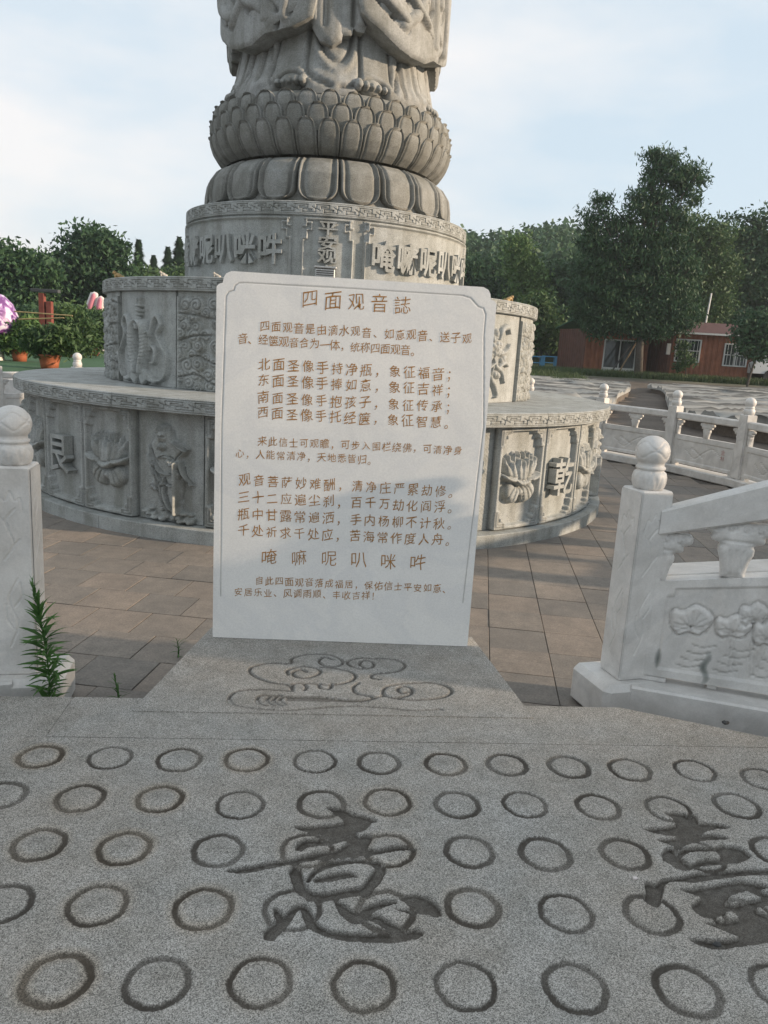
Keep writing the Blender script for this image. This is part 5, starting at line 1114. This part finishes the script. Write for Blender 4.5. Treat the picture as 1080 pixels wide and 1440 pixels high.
tree('light_green_tree', 'slender light green tree in front of the wooded hill, right of the pedestal', base_at(742, 60), [blob(*b, 60) for b in ((728, 345, 16, 18), (732, 375, 20, 26), (752, 385, 14, 24), (745, 420, 26, 28), (762, 440, 20, 30), (730, 450, 20, 24))], 15000, .14, M_LEAF_LIGHT, 4, .14, droop=.5, clump=.4)
tree('young_tree', 'young tree with a thin pale trunk behind the blue benches', base_at(757, 50), [blob(*b, 50) for b in ((760, 452, 22, 22), (775, 470, 16, 16), (745, 470, 14, 14), (752, 430, 14, 14))], 6000, .15, M_LEAF_MID, 5, .07, droop=.4)
tree('edge_tree', 'small dark tree with a thin trunk by the white van at the right edge', base_at(1052, 40), [blob(*b, 40) for b in ((1064, 462, 20, 18), (1074, 480, 18, 18), (1055, 478, 9, 12), (1082, 458, 16, 18))], 7000, .11, M_LEAF_DARK, 6, .06, droop=.3)
tree('sapling', 'thin sapling in front of the left window of the red-roofed cabin', base_at(965, 42.6), [blob(*b, 42.6) for b in ((962, 490, 9, 12), (968, 508, 8, 10), (958, 515, 9, 8))], 900, .09, M_LEAF_MID, 7, .03, droop=.3, clump=.15, limbs=4)
mid = [('dense_tree', 'dark bushy tree behind the left brown cabin', 805, 62, ((800, 420, 34, 44), (775, 400, 26, 40), (820, 390, 24, 34), (790, 455, 40, 26))),
       ('dense_tree', 'dark tree on the slope between pedestal and light green tree', 690, 66, ((690, 420, 30, 46), (668, 400, 24, 40), (705, 390, 18, 30), (690, 465, 36, 26))),
       ('dense_tree', 'broad dark tree behind the antenna pole', 930, 66, ((930, 420, 50, 40), (970, 430, 40, 36), (900, 430, 40, 36)))]
for nm, lb, bxp, Yb, bl_ in mid: tree(nm, lb, base_at(bxp, Yb), [blob(*b, Yb) for b in bl_], 20000, .18, M_LEAF_HILL, bxp, .2, group='trees at the foot of the hill', clump=.6)
left = [('feathery_tree', 'tall feathery tree with an uneven top on the left, above the pink ears', 135, 48, ((130, 335, 30, 16), (150, 345, 26, 14), (110, 345, 16, 12), (128, 372, 44, 24), (115, 405, 40, 30), (160, 395, 34, 26), (140, 430, 50, 24)), M_LEAF_DARK, 20000, .15),
        ('roadside_tree', 'mid green tree at the far left edge', 30, 44, ((10, 365, 26, 22), (45, 375, 26, 18), (20, 400, 40, 26), (60, 385, 18, 20), (30, 440, 50, 24)), M_LEAF_HILL, 16000, .15),
        ('roadside_tree', 'round dark green tree between the left edge and the feathery tree', 75, 52, ((72, 395, 22, 26), (62, 370, 14, 12), (88, 420, 30, 26)), M_LEAF_HILL, 12000, .17),
        ('round_tree', 'smooth rounded tree left of the pedestal behind the fish panel', 190, 55, ((190, 408, 30, 24), (205, 398, 22, 18), (170, 412, 30, 24), (225, 412, 26, 22)), M_LEAF_MID, 13000, .18),
        ('round_tree', 'rounded tree touching the pedestal wall under the two conifers', 250, 60, ((250, 402, 22, 22), (262, 408, 22, 24), (235, 410, 22, 22), (285, 405, 24, 24)), M_LEAF_MID, 10000, .2)]
for i, (nm, lb, bxp, Yb, bl_, mt, nn, sz) in enumerate(left): tree(nm, lb, base_at(bxp, Yb), [blob(*b, Yb) for b in bl_], nn, sz, mt, 40+i, .16, group='trees on the left', clump=.45, droop=.35)
def conifer(label, x, ytop, ybot, half, Y, seed):
    top = at(x, ytop, Y); bz = gz(top[0], Y); H = top[2]-bz; t = thing('conifer', label, 'conifer', (top[0], Y, bz), 0, 'pointed conifers on the left'); g = np.random.default_rng(seed); w = half*Y/FPX; Vs_ = []; n = 9000
    h = g.uniform(.12, 1, n)**.8; tier = np.floor(h*14)/14; r = w*(1-h)**.8*g.uniform(.2, 1.1, n)*(1+.35*np.sin(h*80)); a = g.uniform(0, 2*pi, n); P = np.stack([r*np.cos(a), r*np.sin(a), H*h-.25*r], 1)
    s = .16*g.uniform(.6, 1.4, n); d = np.stack([np.cos(a), np.sin(a), -.35+0*a], 1)*s[:, None]*1.4; b = np.stack([-np.sin(a), np.cos(a), 0*a], 1)*s[:, None]*.5
    obj('crown', np.stack([P-d, P+b, P+d, P-b], 1).reshape(-1, 3), np.arange(4*n).reshape(-1, 4), M_LEAF_DARK, t); MB().tube([(0, 0, -.2), (0, 0, H*.97)], [.16, .02], 6).obj('trunk', M_BARK, t)
conifer('slim dark conifer with a bare tip left of the pedestal', 195, 338, 400, 22, 62, 1); conifer('tallest dark conifer close beside the pedestal', 252, 334, 400, 34, 66, 2); conifer('lower dark conifer between the two pointed ones', 236, 348, 400, 26, 68, 3); conifer('small conifer left of the tallest conifer pair', 216, 360, 400, 22, 70, 4)
for i, (x, y, h, r_, lb) in enumerate(((25, -7.5, 10.5, 3.0, 'tall broad tree furthest back on the right side of the court'), (25.5, -2.6, 10.5, 2.7, 'tall broad tree on the right side of the court'), (26, 2.4, 6.3, 2.3, 'lower round tree on the right side of the court'), (27, 6.5, 6.0, 2.4, 'low round tree on the right beyond the stone terrace'))):  # unseen trees added right of the view to keep low sun off the platform
    bz = gz(x, y); B = [(x, y, bz+h-r_*.8, r_, r_, r_*.85), (x+.5, y-.8, bz+h*.5, r_*1.05, r_*1.05, h*.25), (x-.5, y+.9, bz+h*.45, r_, r_, h*.25), (x, y, bz+h*.25, r_*.9, r_*.9, h*.16)]
    tree('court_tree', lb, (x, y, bz), B, 15000, .22, M_LEAF_MID, 300+i, .18, group='trees along the right side of the court', clump=.5)
# wooded hill: crowns all over the slope, one mass
g = np.random.default_rng(5); pts = []
for _ in range(6200):
    az = g.uniform(-34, 46); dd = g.uniform(68, 150); x = dd*math.tan(R_(az)); z = gz(x, dd); pts.append((x, dd, z))
pts = np.array(pts); rr = g.uniform(1.5, 3.6, len(pts)); per = 34; P = pts.repeat(per, 0); R2 = rr.repeat(per); d = g.normal(size=P.shape); d /= np.linalg.norm(d, axis=1)[:, None]; d[:, 2] = np.abs(d[:, 2])*1.1-.15
P = P+d*R2[:, None]*g.uniform(.75, 1.05, len(P))[:, None]+np.array([0, 0, 1])*R2[:, None]*.9; m = len(P); s = g.uniform(.35, .8, m); a = g.normal(size=(m, 3)); a /= np.linalg.norm(a, axis=1)[:, None]; b = np.cross(a, g.normal(size=(m, 3))); b /= np.linalg.norm(b, axis=1)[:, None]
a *= s[:, None]*.7; b *= s[:, None]*.5; tag(obj('hill_forest', np.stack([P-a, P+b, P+a, P-b], 1).reshape(-1, 3), np.arange(4*m).reshape(-1, 4), M_LEAF_HILL, kind='stuff'), 'dense green forest covering the hill behind the monument', 'forest')
# low hedge mass behind the left planters
def shrub(name, label, blobs, n, size, mat, seed, cat='shrub', group=None, clump=.16, droop=.1, aspect=2.2, z=None):
    B = np.array(blobs, float); c = np.array([B[:, 0].mean(), B[:, 1].mean(), (B[:, 2]-B[:, 5]).min() if z is None else z]); t = thing(name, label, cat, c, 0, group); B2 = B.copy(); B2[:, :3] -= c
    V, F = leaf_cloud(B2, n, size, seed, droop, aspect, clump); obj('foliage', V, F, mat, t); mb = MB(); g = np.random.default_rng(seed)
    for b in B2[:6]: mb.tube([(0, 0, 0), (b[0]*.5, b[1]*.5, b[2]*.55), (b[0], b[1], b[2])], [.03, .02, .008], 5)
    mb.obj('stem', M_BARK, t); return t
for i, (x, y, rx, ry, Yh) in enumerate(((40, 452, 46, 16, 39), (100, 452, 44, 18, 39.5), (150, 452, 30, 18, 40), (-20, 455, 40, 20, 39))):
    shrub('hedge_bush', ('wide dark bush behind the red posts', 'dark bush behind the potted shrubs', 'dark bush beside the fish panel', 'bush outside the left edge')[i], [blob(x+dx, y+dy, rx*.5, ry, Yh) for dx, dy in ((-rx*.6, 0), (0, -3), (rx*.6, 1))]+[blob(x, y+22, rx*.9, 14, Yh)], 6000, .10, M_LEAF_DARK, 60+i, group='bushes behind the planters', clump=.3)
# lawn, pots and garden ornaments on the left
ZL = .52
lawn = [(-2.2, 16.6), (-14, 15.2), (-22, 18), (-26, 41), (-3, 41)]
tag(obj('lawn', [(*p, -.3) for p in lawn]+[(*p, ZL) for p in lawn], [(4, 3, 2, 1, 0), (5, 6, 7, 8, 9)]+[(i, (i+1) % 5, 5+(i+1) % 5, 5+i) for i in range(5)], M_LAWN), 'raised strip of green artificial lawn on the left', kind='structure')
V, F = box_vf((0, 0, 0), (11.5, .3, .55), .02); o = obj('retaining_wall', V, F, M_MARBLE, loc=(-8.1, 15.75, ZL-.30), rz=R_(173)); tag(o, 'low white stone wall along the edge of the raised lawn on the left', 'wall')
M_POT = plain('terracotta_plastic', (.36, .115, .055), .55, 0, .2, 6)
def pot_mesh(r, h): V, F = lathe_vf([(.001, 0), (r*.72, 0), (r*.80, h*.4), (r*.93, h*.86), (r*1.02, h*.88), (r*1.04, h), (r*.95, h), (r*.92, h*.9), (.001, h*.88)], 28); return mesh_data('pot', V, F, M_POT, True)
pots = [(70, 519, 15.5, 20, 17.2, 'largest terracotta pot with a bushy green shrub, nearest the left railing', ((70, 480, 22, 16), (58, 474, 14, 12), (86, 474, 16, 16), (96, 484, 8, 12), (50, 482, 12, 12))),
        (28, 508, 12.0, 16, 18.6, 'dark terracotta pot with a yellowish shrub beside the purple ornament', ((28, 475, 18, 14), (12, 480, 14, 12), (40, 462, 16, 14))),
        (104, 502, 9, 10, 21.0, 'terracotta pot behind the small white post head', ((104, 462, 20, 20), (95, 445, 14, 14), (115, 480, 12, 14))),
        (131, 500, 9, 10, 21.5, 'terracotta pot under the pink ears next to the pedestal', ((132, 458, 20, 20), (120, 452, 12, 14), (143, 462, 12, 24), (128, 478, 14, 14), (136, 446, 12, 9)))]
for i, (x, yb, hw_, hh, Yp, lb, bl_) in enumerate(pots):
    b = onz(x, yb, ZL); Yp = b[1]; k = Yp/FPX; t = thing('potted_shrub', lb, 'potted plant', b, 0, 'potted shrubs on the lawn'); r_ = hw_*k; h_ = hh*k
    link('pot', pot_mesh(r_, h_), t); B = np.array([blob(a, c, e, f, Yp) for a, c, e, f in bl_]); B[:, :3] -= b
    V, F = leaf_cloud(B, 6200, .0026*Yp, 80+i, .2, 3.0, .007*Yp); obj('foliage', V, F, (M_LEAF_MID, M_LEAF_LIGHT, M_LEAF_MID, M_LEAF_MID)[i], t); mb = MB()
    for q in B: mb.tube([(q[0]*.1, 0, h_*.8), (q[0]*.6, q[1]*.5, (h_+q[2])/2), (q[0], q[1], q[2])], [.018, .012, .005], 5)
    mb.obj('stem', M_BARK, t)
def f_purple(nt, b):
    n = noise(nt, pos(nt), 4.2, 3, .5, .6); c = ramp(nt, n, [(.46, (.16, .05, .20)), (.53, (.34, .18, .40)), (.60, (.60, .56, .66))]); nt.links.new(c, b.inputs['Base Color']); b.inputs['Roughness'].default_value = .4
M_PUR = material('purple_white_glaze', f_purple)
c = at(-8, 444, 23.0); t = thing('mushroom_ornament', 'large purple and white mottled mushroom-cap ornament at the left edge', 'garden ornament', (c[0], c[1], ZL-.1)); hz = c[2]-ZL+.1; q_ = 23/15
V, F = lathe_vf([(.001, -.38), (.30, -.36), (.43, -.30), (.45, -.18), (.42, .02), (.33, .24), (.18, .39), (.001, .44)], 40); V = V*q_; V[:, 2] += hz; obj('cap', V, F, M_PUR, t, True); V, F = lathe_vf([(.24, 0), (.18, hz*.5), (.21, hz-.50), (.001, hz-.50)], 20); obj('stem', V, F, plain('cream_glaze', (.6, .57, .5), .5), t, True)
# rabbit ears
M_PINK = plain('pink_paint', (.55, .20, .26), .5, 0, .1); M_CREAM = plain('white_glossy_paint', (.66, .60, .58), .45, 0, .1)
c = at(134, 440, 33.5); t = thing('rabbit_ornament', 'white and pink rabbit-eared garden figure behind the potted shrubs', 'garden ornament', (c[0], c[1], .5)); k = 33.5/FPX; z0_ = c[2]-.5
for (x0_, x1_, top_, w_) in ((-8, -1, 28, 7), (5, 8, 23, 6.5)):
    P = [(x0_*k, 0, z0_-3*k), ((x0_*.6+x1_*.4)*k, 0, z0_+10*k), (x1_*k, 0, z0_+(top_-4)*k), ((x1_+.5)*k, 0, z0_+top_*k)]; V, F = tube_vf(smooth_curve(P, 5), np.interp(np.linspace(0, 1, 16), [0, .3, .75, 1], [.6*w_*k, w_*k, .75*w_*k, .08*w_*k]), 14); V[:, 1] *= .55; e = obj('ear', V, F, M_CREAM, t, True)
    V2, F2 = tube_vf(smooth_curve(P, 5)*np.array([1, 1, .97])+np.array([0, -.40*w_*k, .01]), np.interp(np.linspace(0, 1, 16), [0, .3, .75, 1], [.3*w_*k, .58*w_*k, .4*w_*k, .02]), 12); obj('inner_ear', V2, F2, M_PINK, e, True)
def ell_mesh(c_, r_, n=18, m_=10): V, F = lathe_vf([(max(.001, sin(pi*i/m_)), -cos(pi*i/m_)) for i in range(m_+1)], n); return V*np.array(r_)+np.array(c_), F
V, F = ell_mesh((0, 0, z0_-.30), (.22, .22, .24)); obj('head', V, F, M_CREAM, t, True); V, F = ell_mesh((0, 0, (z0_-.5)/2), (.22, .22, (z0_-.4)/2)); obj('body', V, F, M_PINK, t, True)
# red and white figure
c = onz(146, 497, ZL); t = thing('gnome_ornament', 'small red-hatted garden figure with white base beside the pedestal', 'garden ornament', c); M_RED = plain('red_paint', (.45, .05, .04), .45, 0, .1)
V, F = lathe_vf([(.001, 0), (.20, 0), (.22, .10), (.17, .22), (.10, .27), (.001, .27)], 20); obj('base', V, F, M_CREAM, t, True); V, F = lathe_vf([(.17, .2), (.20, .30), (.15, .48), (.10, .56)], 20); obj('body', V, F, M_RED, t, True); V, F = ell_mesh((0, 0, .60), (.10, .10, .10)); obj('head', V, F, M_CREAM, t, True); V, F = lathe_vf([(.115, .63), (.08, .74), (.001, .92)], 16); obj('hat', V, F, M_RED, t, True)
# red posts with a dark canopy, bamboo rails
M_REDP = plain('faded_red_timber', (.20, .055, .04), .8, 0, .3, 8); M_DKR = plain('dark_tiles', (.06, .065, .07), .8, 0, .3, 6); Yr = 21.6
t = thing('garden_gate', 'two faded red posts under a dark lintel in the greenery on the left', 'gate', (at(62, 470, Yr)[0], Yr, .55)); ox = at(62, 470, Yr)[0]
for x, yt in ((59, 412), (69.5, 424)): a = at(x, yt, Yr); MB().box((a[0]-ox, 0, (a[2]-.55)/2), (.15, .15, a[2]-.55), bev=.01).obj('post', M_REDP, t)
a = at(64, 409, Yr); MB().box((a[0]-ox, 0, a[2]-.55), (.75, .18, .09), bev=.01).obj('lintel', M_DKR, t)
M_BAM = plain('dry_bamboo', (.36, .27, .13), .6, 0, .2, 10)
for (a, b, lb) in (((20, 438), (102, 444), 'upper dry bamboo pole running level behind the potted shrubs'), ((26, 449), (90, 447), 'lower dry bamboo pole running level behind the potted shrubs')): tag(MB().tube([at(*a, 19.0), at(*b, 19.0)], .018, 6).obj('bamboo_pole', M_BAM), lb, 'pole', 'bamboo poles')
# grass strips, blue benches, white van
def grass(label, regions, n, h, seed):
    g = np.random.default_rng(seed); P = []
    for (x0_, x1_, y0_, y1_, k) in regions:
        m_ = int(n*k); P.append(np.stack([g.uniform(x0_, x1_, m_), g.uniform(y0_, y1_, m_)], 1))
    P = np.concatenate(P); z = terrain(P[:, 0], P[:, 1]); m_ = len(P); hh = h*g.uniform(.5, 1.3, m_); a = g.uniform(0, 2*pi, m_); w = .03; dx = np.cos(a)*w; dy = np.sin(a)*w; lx = g.normal(0, .3, m_)*hh; ly = g.normal(0, .3, m_)*hh
    V = np.stack([np.stack([P[:, 0]-dx, P[:, 1]-dy, z-.02], 1), np.stack([P[:, 0]+dx, P[:, 1]+dy, z-.02], 1), np.stack([P[:, 0]+lx, P[:, 1]+ly, z+hh], 1)], 1).reshape(-1, 3)
    return tag(obj('grass', V, np.arange(3*m_).reshape(-1, 3), M_GRASS, kind='stuff'), label, 'grass')
grass('strip of unmown green grass between the stone terraces and the cabins', [(5.5, 31, 41.6, 43.6, .6), (4.5, 9.5, 34.5, 41.6, .4)], 34000, .34, 1)
M_BLUE = plain('blue_painted_steel', (.09, .28, .48), .5, 0, .15)
for i, (x0_, x1_, lb) in enumerate(((745, 762, 'left blue steel bench frame on the grass by the young tree'), (763, 782, 'right blue steel bench frame on the grass by the young tree'))):
    Yb = 47; a = at(x0_, 517, Yb); b = at(x1_, 518, Yb); zt_ = at(x0_, 500, Yb)[2]; t = thing('blue_bench', lb, 'bench', (a[0], Yb, a[2]), 0, 'blue bench frames'); W_ = b[0]-a[0]; h_ = zt_-a[2]
    MB().box((W_/2, .25, h_-.03), (W_, .55, .07)).obj('seat', M_BLUE, t)
    for x in (.05, W_-.05):
        for y in (0, .5): MB().box((x, y, (h_-.07)/2), (.09, .07, h_-.07)).obj('leg', M_BLUE, t)
    MB().box((W_/2, .0, h_*.45), (W_, .05, .06)).obj('crossbar', M_BLUE, t)
Yv = 43; a = at(1057, 534, Yv); t = thing('white_van', 'white van partly in view behind the small tree at the right edge', 'van', (a[0], Yv, a[2]-.1)); M_VAN = plain('white_vehicle_paint', (.62, .63, .64), .3, 0, .05); M_TYRE = plain('tyre_rubber', (.03, .03, .03), .9)
prof = [(0, .45), (0, 1.0), (.25, 1.15), (1.0, 1.95), (1.25, 2.05), (4.6, 2.05), (4.8, 1.9), (4.85, .45)]; n = len(prof)
obj('body', [(x, y, z) for y in (0, 1.8) for x, z in prof], [tuple(range(n)), tuple(range(n, 2*n))[::-1]]+[(i, n+i, n+(i+1) % n, (i+1) % n) for i in range(n)], M_VAN, t)
for pts in ([(.55, 1.15), (1.12, 1.8), (1.75, 1.8), (1.75, 1.15)], [(1.9, 1.15), (1.9, 1.8), (3.1, 1.8), (3.1, 1.15)], [(3.25, 1.15), (3.25, 1.8), (4.5, 1.8), (4.55, 1.15)]): obj('window', [(x, -.012, z) for x, z in pts]+[(x, .01, z) for x, z in pts], [(0, 3, 2, 1), (4, 5, 6, 7)]+[(i, (i+1) % 4, 4+(i+1) % 4, 4+i) for i in range(4)], M_GLASS, t)
for x in (.95, 3.9):
    for y in (.08, 1.72): V, F = tube_vf([(x, y-.11, .34), (x, y+.11, .34)], .34, 20); obj('wheel', V, F, M_TYRE, t)
# ================================================================== WEEDS by the platform edge
def weed(label, base, H, seed, nl, Lf):
    t = thing('weed', label, 'plant', base, 0, 'weeds growing at the platform edge'); g = np.random.default_rng(seed); st = smooth_curve([(0, 0, 0), (.012*H/.4, 0, H*.35), (-.002, .004, H*.7), (-.022*H/.4, 0, H)], 6)
    V, F = tube_vf(st, np.linspace(.0045, .0018, len(st)), 6); obj('stem', V, F, M_WEED, t)
    lm = []
    for k in range(3):
        xs_ = np.linspace(0, 1, 7); w = .062*np.sin(np.clip(xs_, .03, 1)**.75*pi)**.8+.004; up = (.30+.1*k)*xs_-.42*xs_**2; Vl = [(x, y, z+abs(y)*.35) for x, wz, z in zip(xs_, w, up) for y in (-wz, 0, wz)]; Fl = [(3*i+j, 3*i+3+j, 3*i+4+j, 3*i+1+j) for i in range(6) for j in (0, 1)]; lm.append(mesh_data('leaf', Vl, Fl, M_WEED, True))
    for i in range(nl):
        f = .04+.96*(i/nl)**.9; z = H*f; px_ = np.array([np.interp(z, st[:, 2], st[:, 0]), np.interp(z, st[:, 2], st[:, 1]), z]); L_ = Lf*(.62+.6*max(0., sin(pi*min(1, f*1.05)))**.8)*g.uniform(.6, 1.25)*(1 if f < .9 else .8); o = link('leaf', lm[i % 3], t, px_, 0); tilt = -.25-.75*max(0, f-.55)/.45*1.4+g.normal(0, .25); o.rotation_euler = (g.normal(0, .45), tilt, i*2.4+g.normal(0, .4)); o.scale = (L_, L_, L_)
    return t
bw = onz(62, 972, -.02); weed('tall leafy green weed in front of the left railing post', (bw[0]-.005, bw[1]+.02, -.22), .675, 3, 230, .092)
bw = onz(152, 976, -.02); weed('small green weed growing at the platform edge left of the tablet base', (bw[0]+.02, bw[1]+.06, -.22), .27, 9, 34, .05)
bw = onz(252, 925, -.2); weed('tiny grassy tuft beside the left edge of the tablet base', (bw[0]-.02, bw[1]+.05, -.22), .10, 12, 16, .05)
# chips and pebbles on the platform
for (x, y, r_, lb) in ((1020-0, 1018, .012, 'dark bent scrap lying by the right marble kerb'), (893, 1236, .006, 'white pebble beside the carved ring'), (1008, 1330, .009, 'dark pebble in the carved character at the right')):
    p = onz(x, y, 0); V, F = ell_mesh((0, 0, r_*.5), (r_*1.4, r_, r_*.7), 8, 6); V = V*(1+.15*np.sin(V[:, :1]*900)); o = obj('pebble', V, F, MD if 'dark' in lb else M_CREAM, loc=p); tag(o, lb, 'pebble', 'small debris on the platform')

# ================================================================== HAZE: one closed box of thin air round the whole scene
hm = bpy.data.materials.new('thin_haze'); hm.use_nodes = True; hm.node_tree.nodes.clear(); ho = hm.node_tree.nodes.new('ShaderNodeOutputMaterial'); hv = hm.node_tree.nodes.new('ShaderNodeVolumePrincipled')
hv.inputs['Density'].default_value = .0006; hv.inputs['Color'].default_value = (.82, .90, .97, 1); hv.inputs['Anisotropy'].default_value = .2; hm.node_tree.links.new(hv.outputs[0], ho.inputs['Volume'])
V, F = box_vf((0, 280, 20), (900, 860, 46)); tag(obj('haze', V, F, hm, kind='stuff'), 'thin bluish summer haze over the park', 'haze')
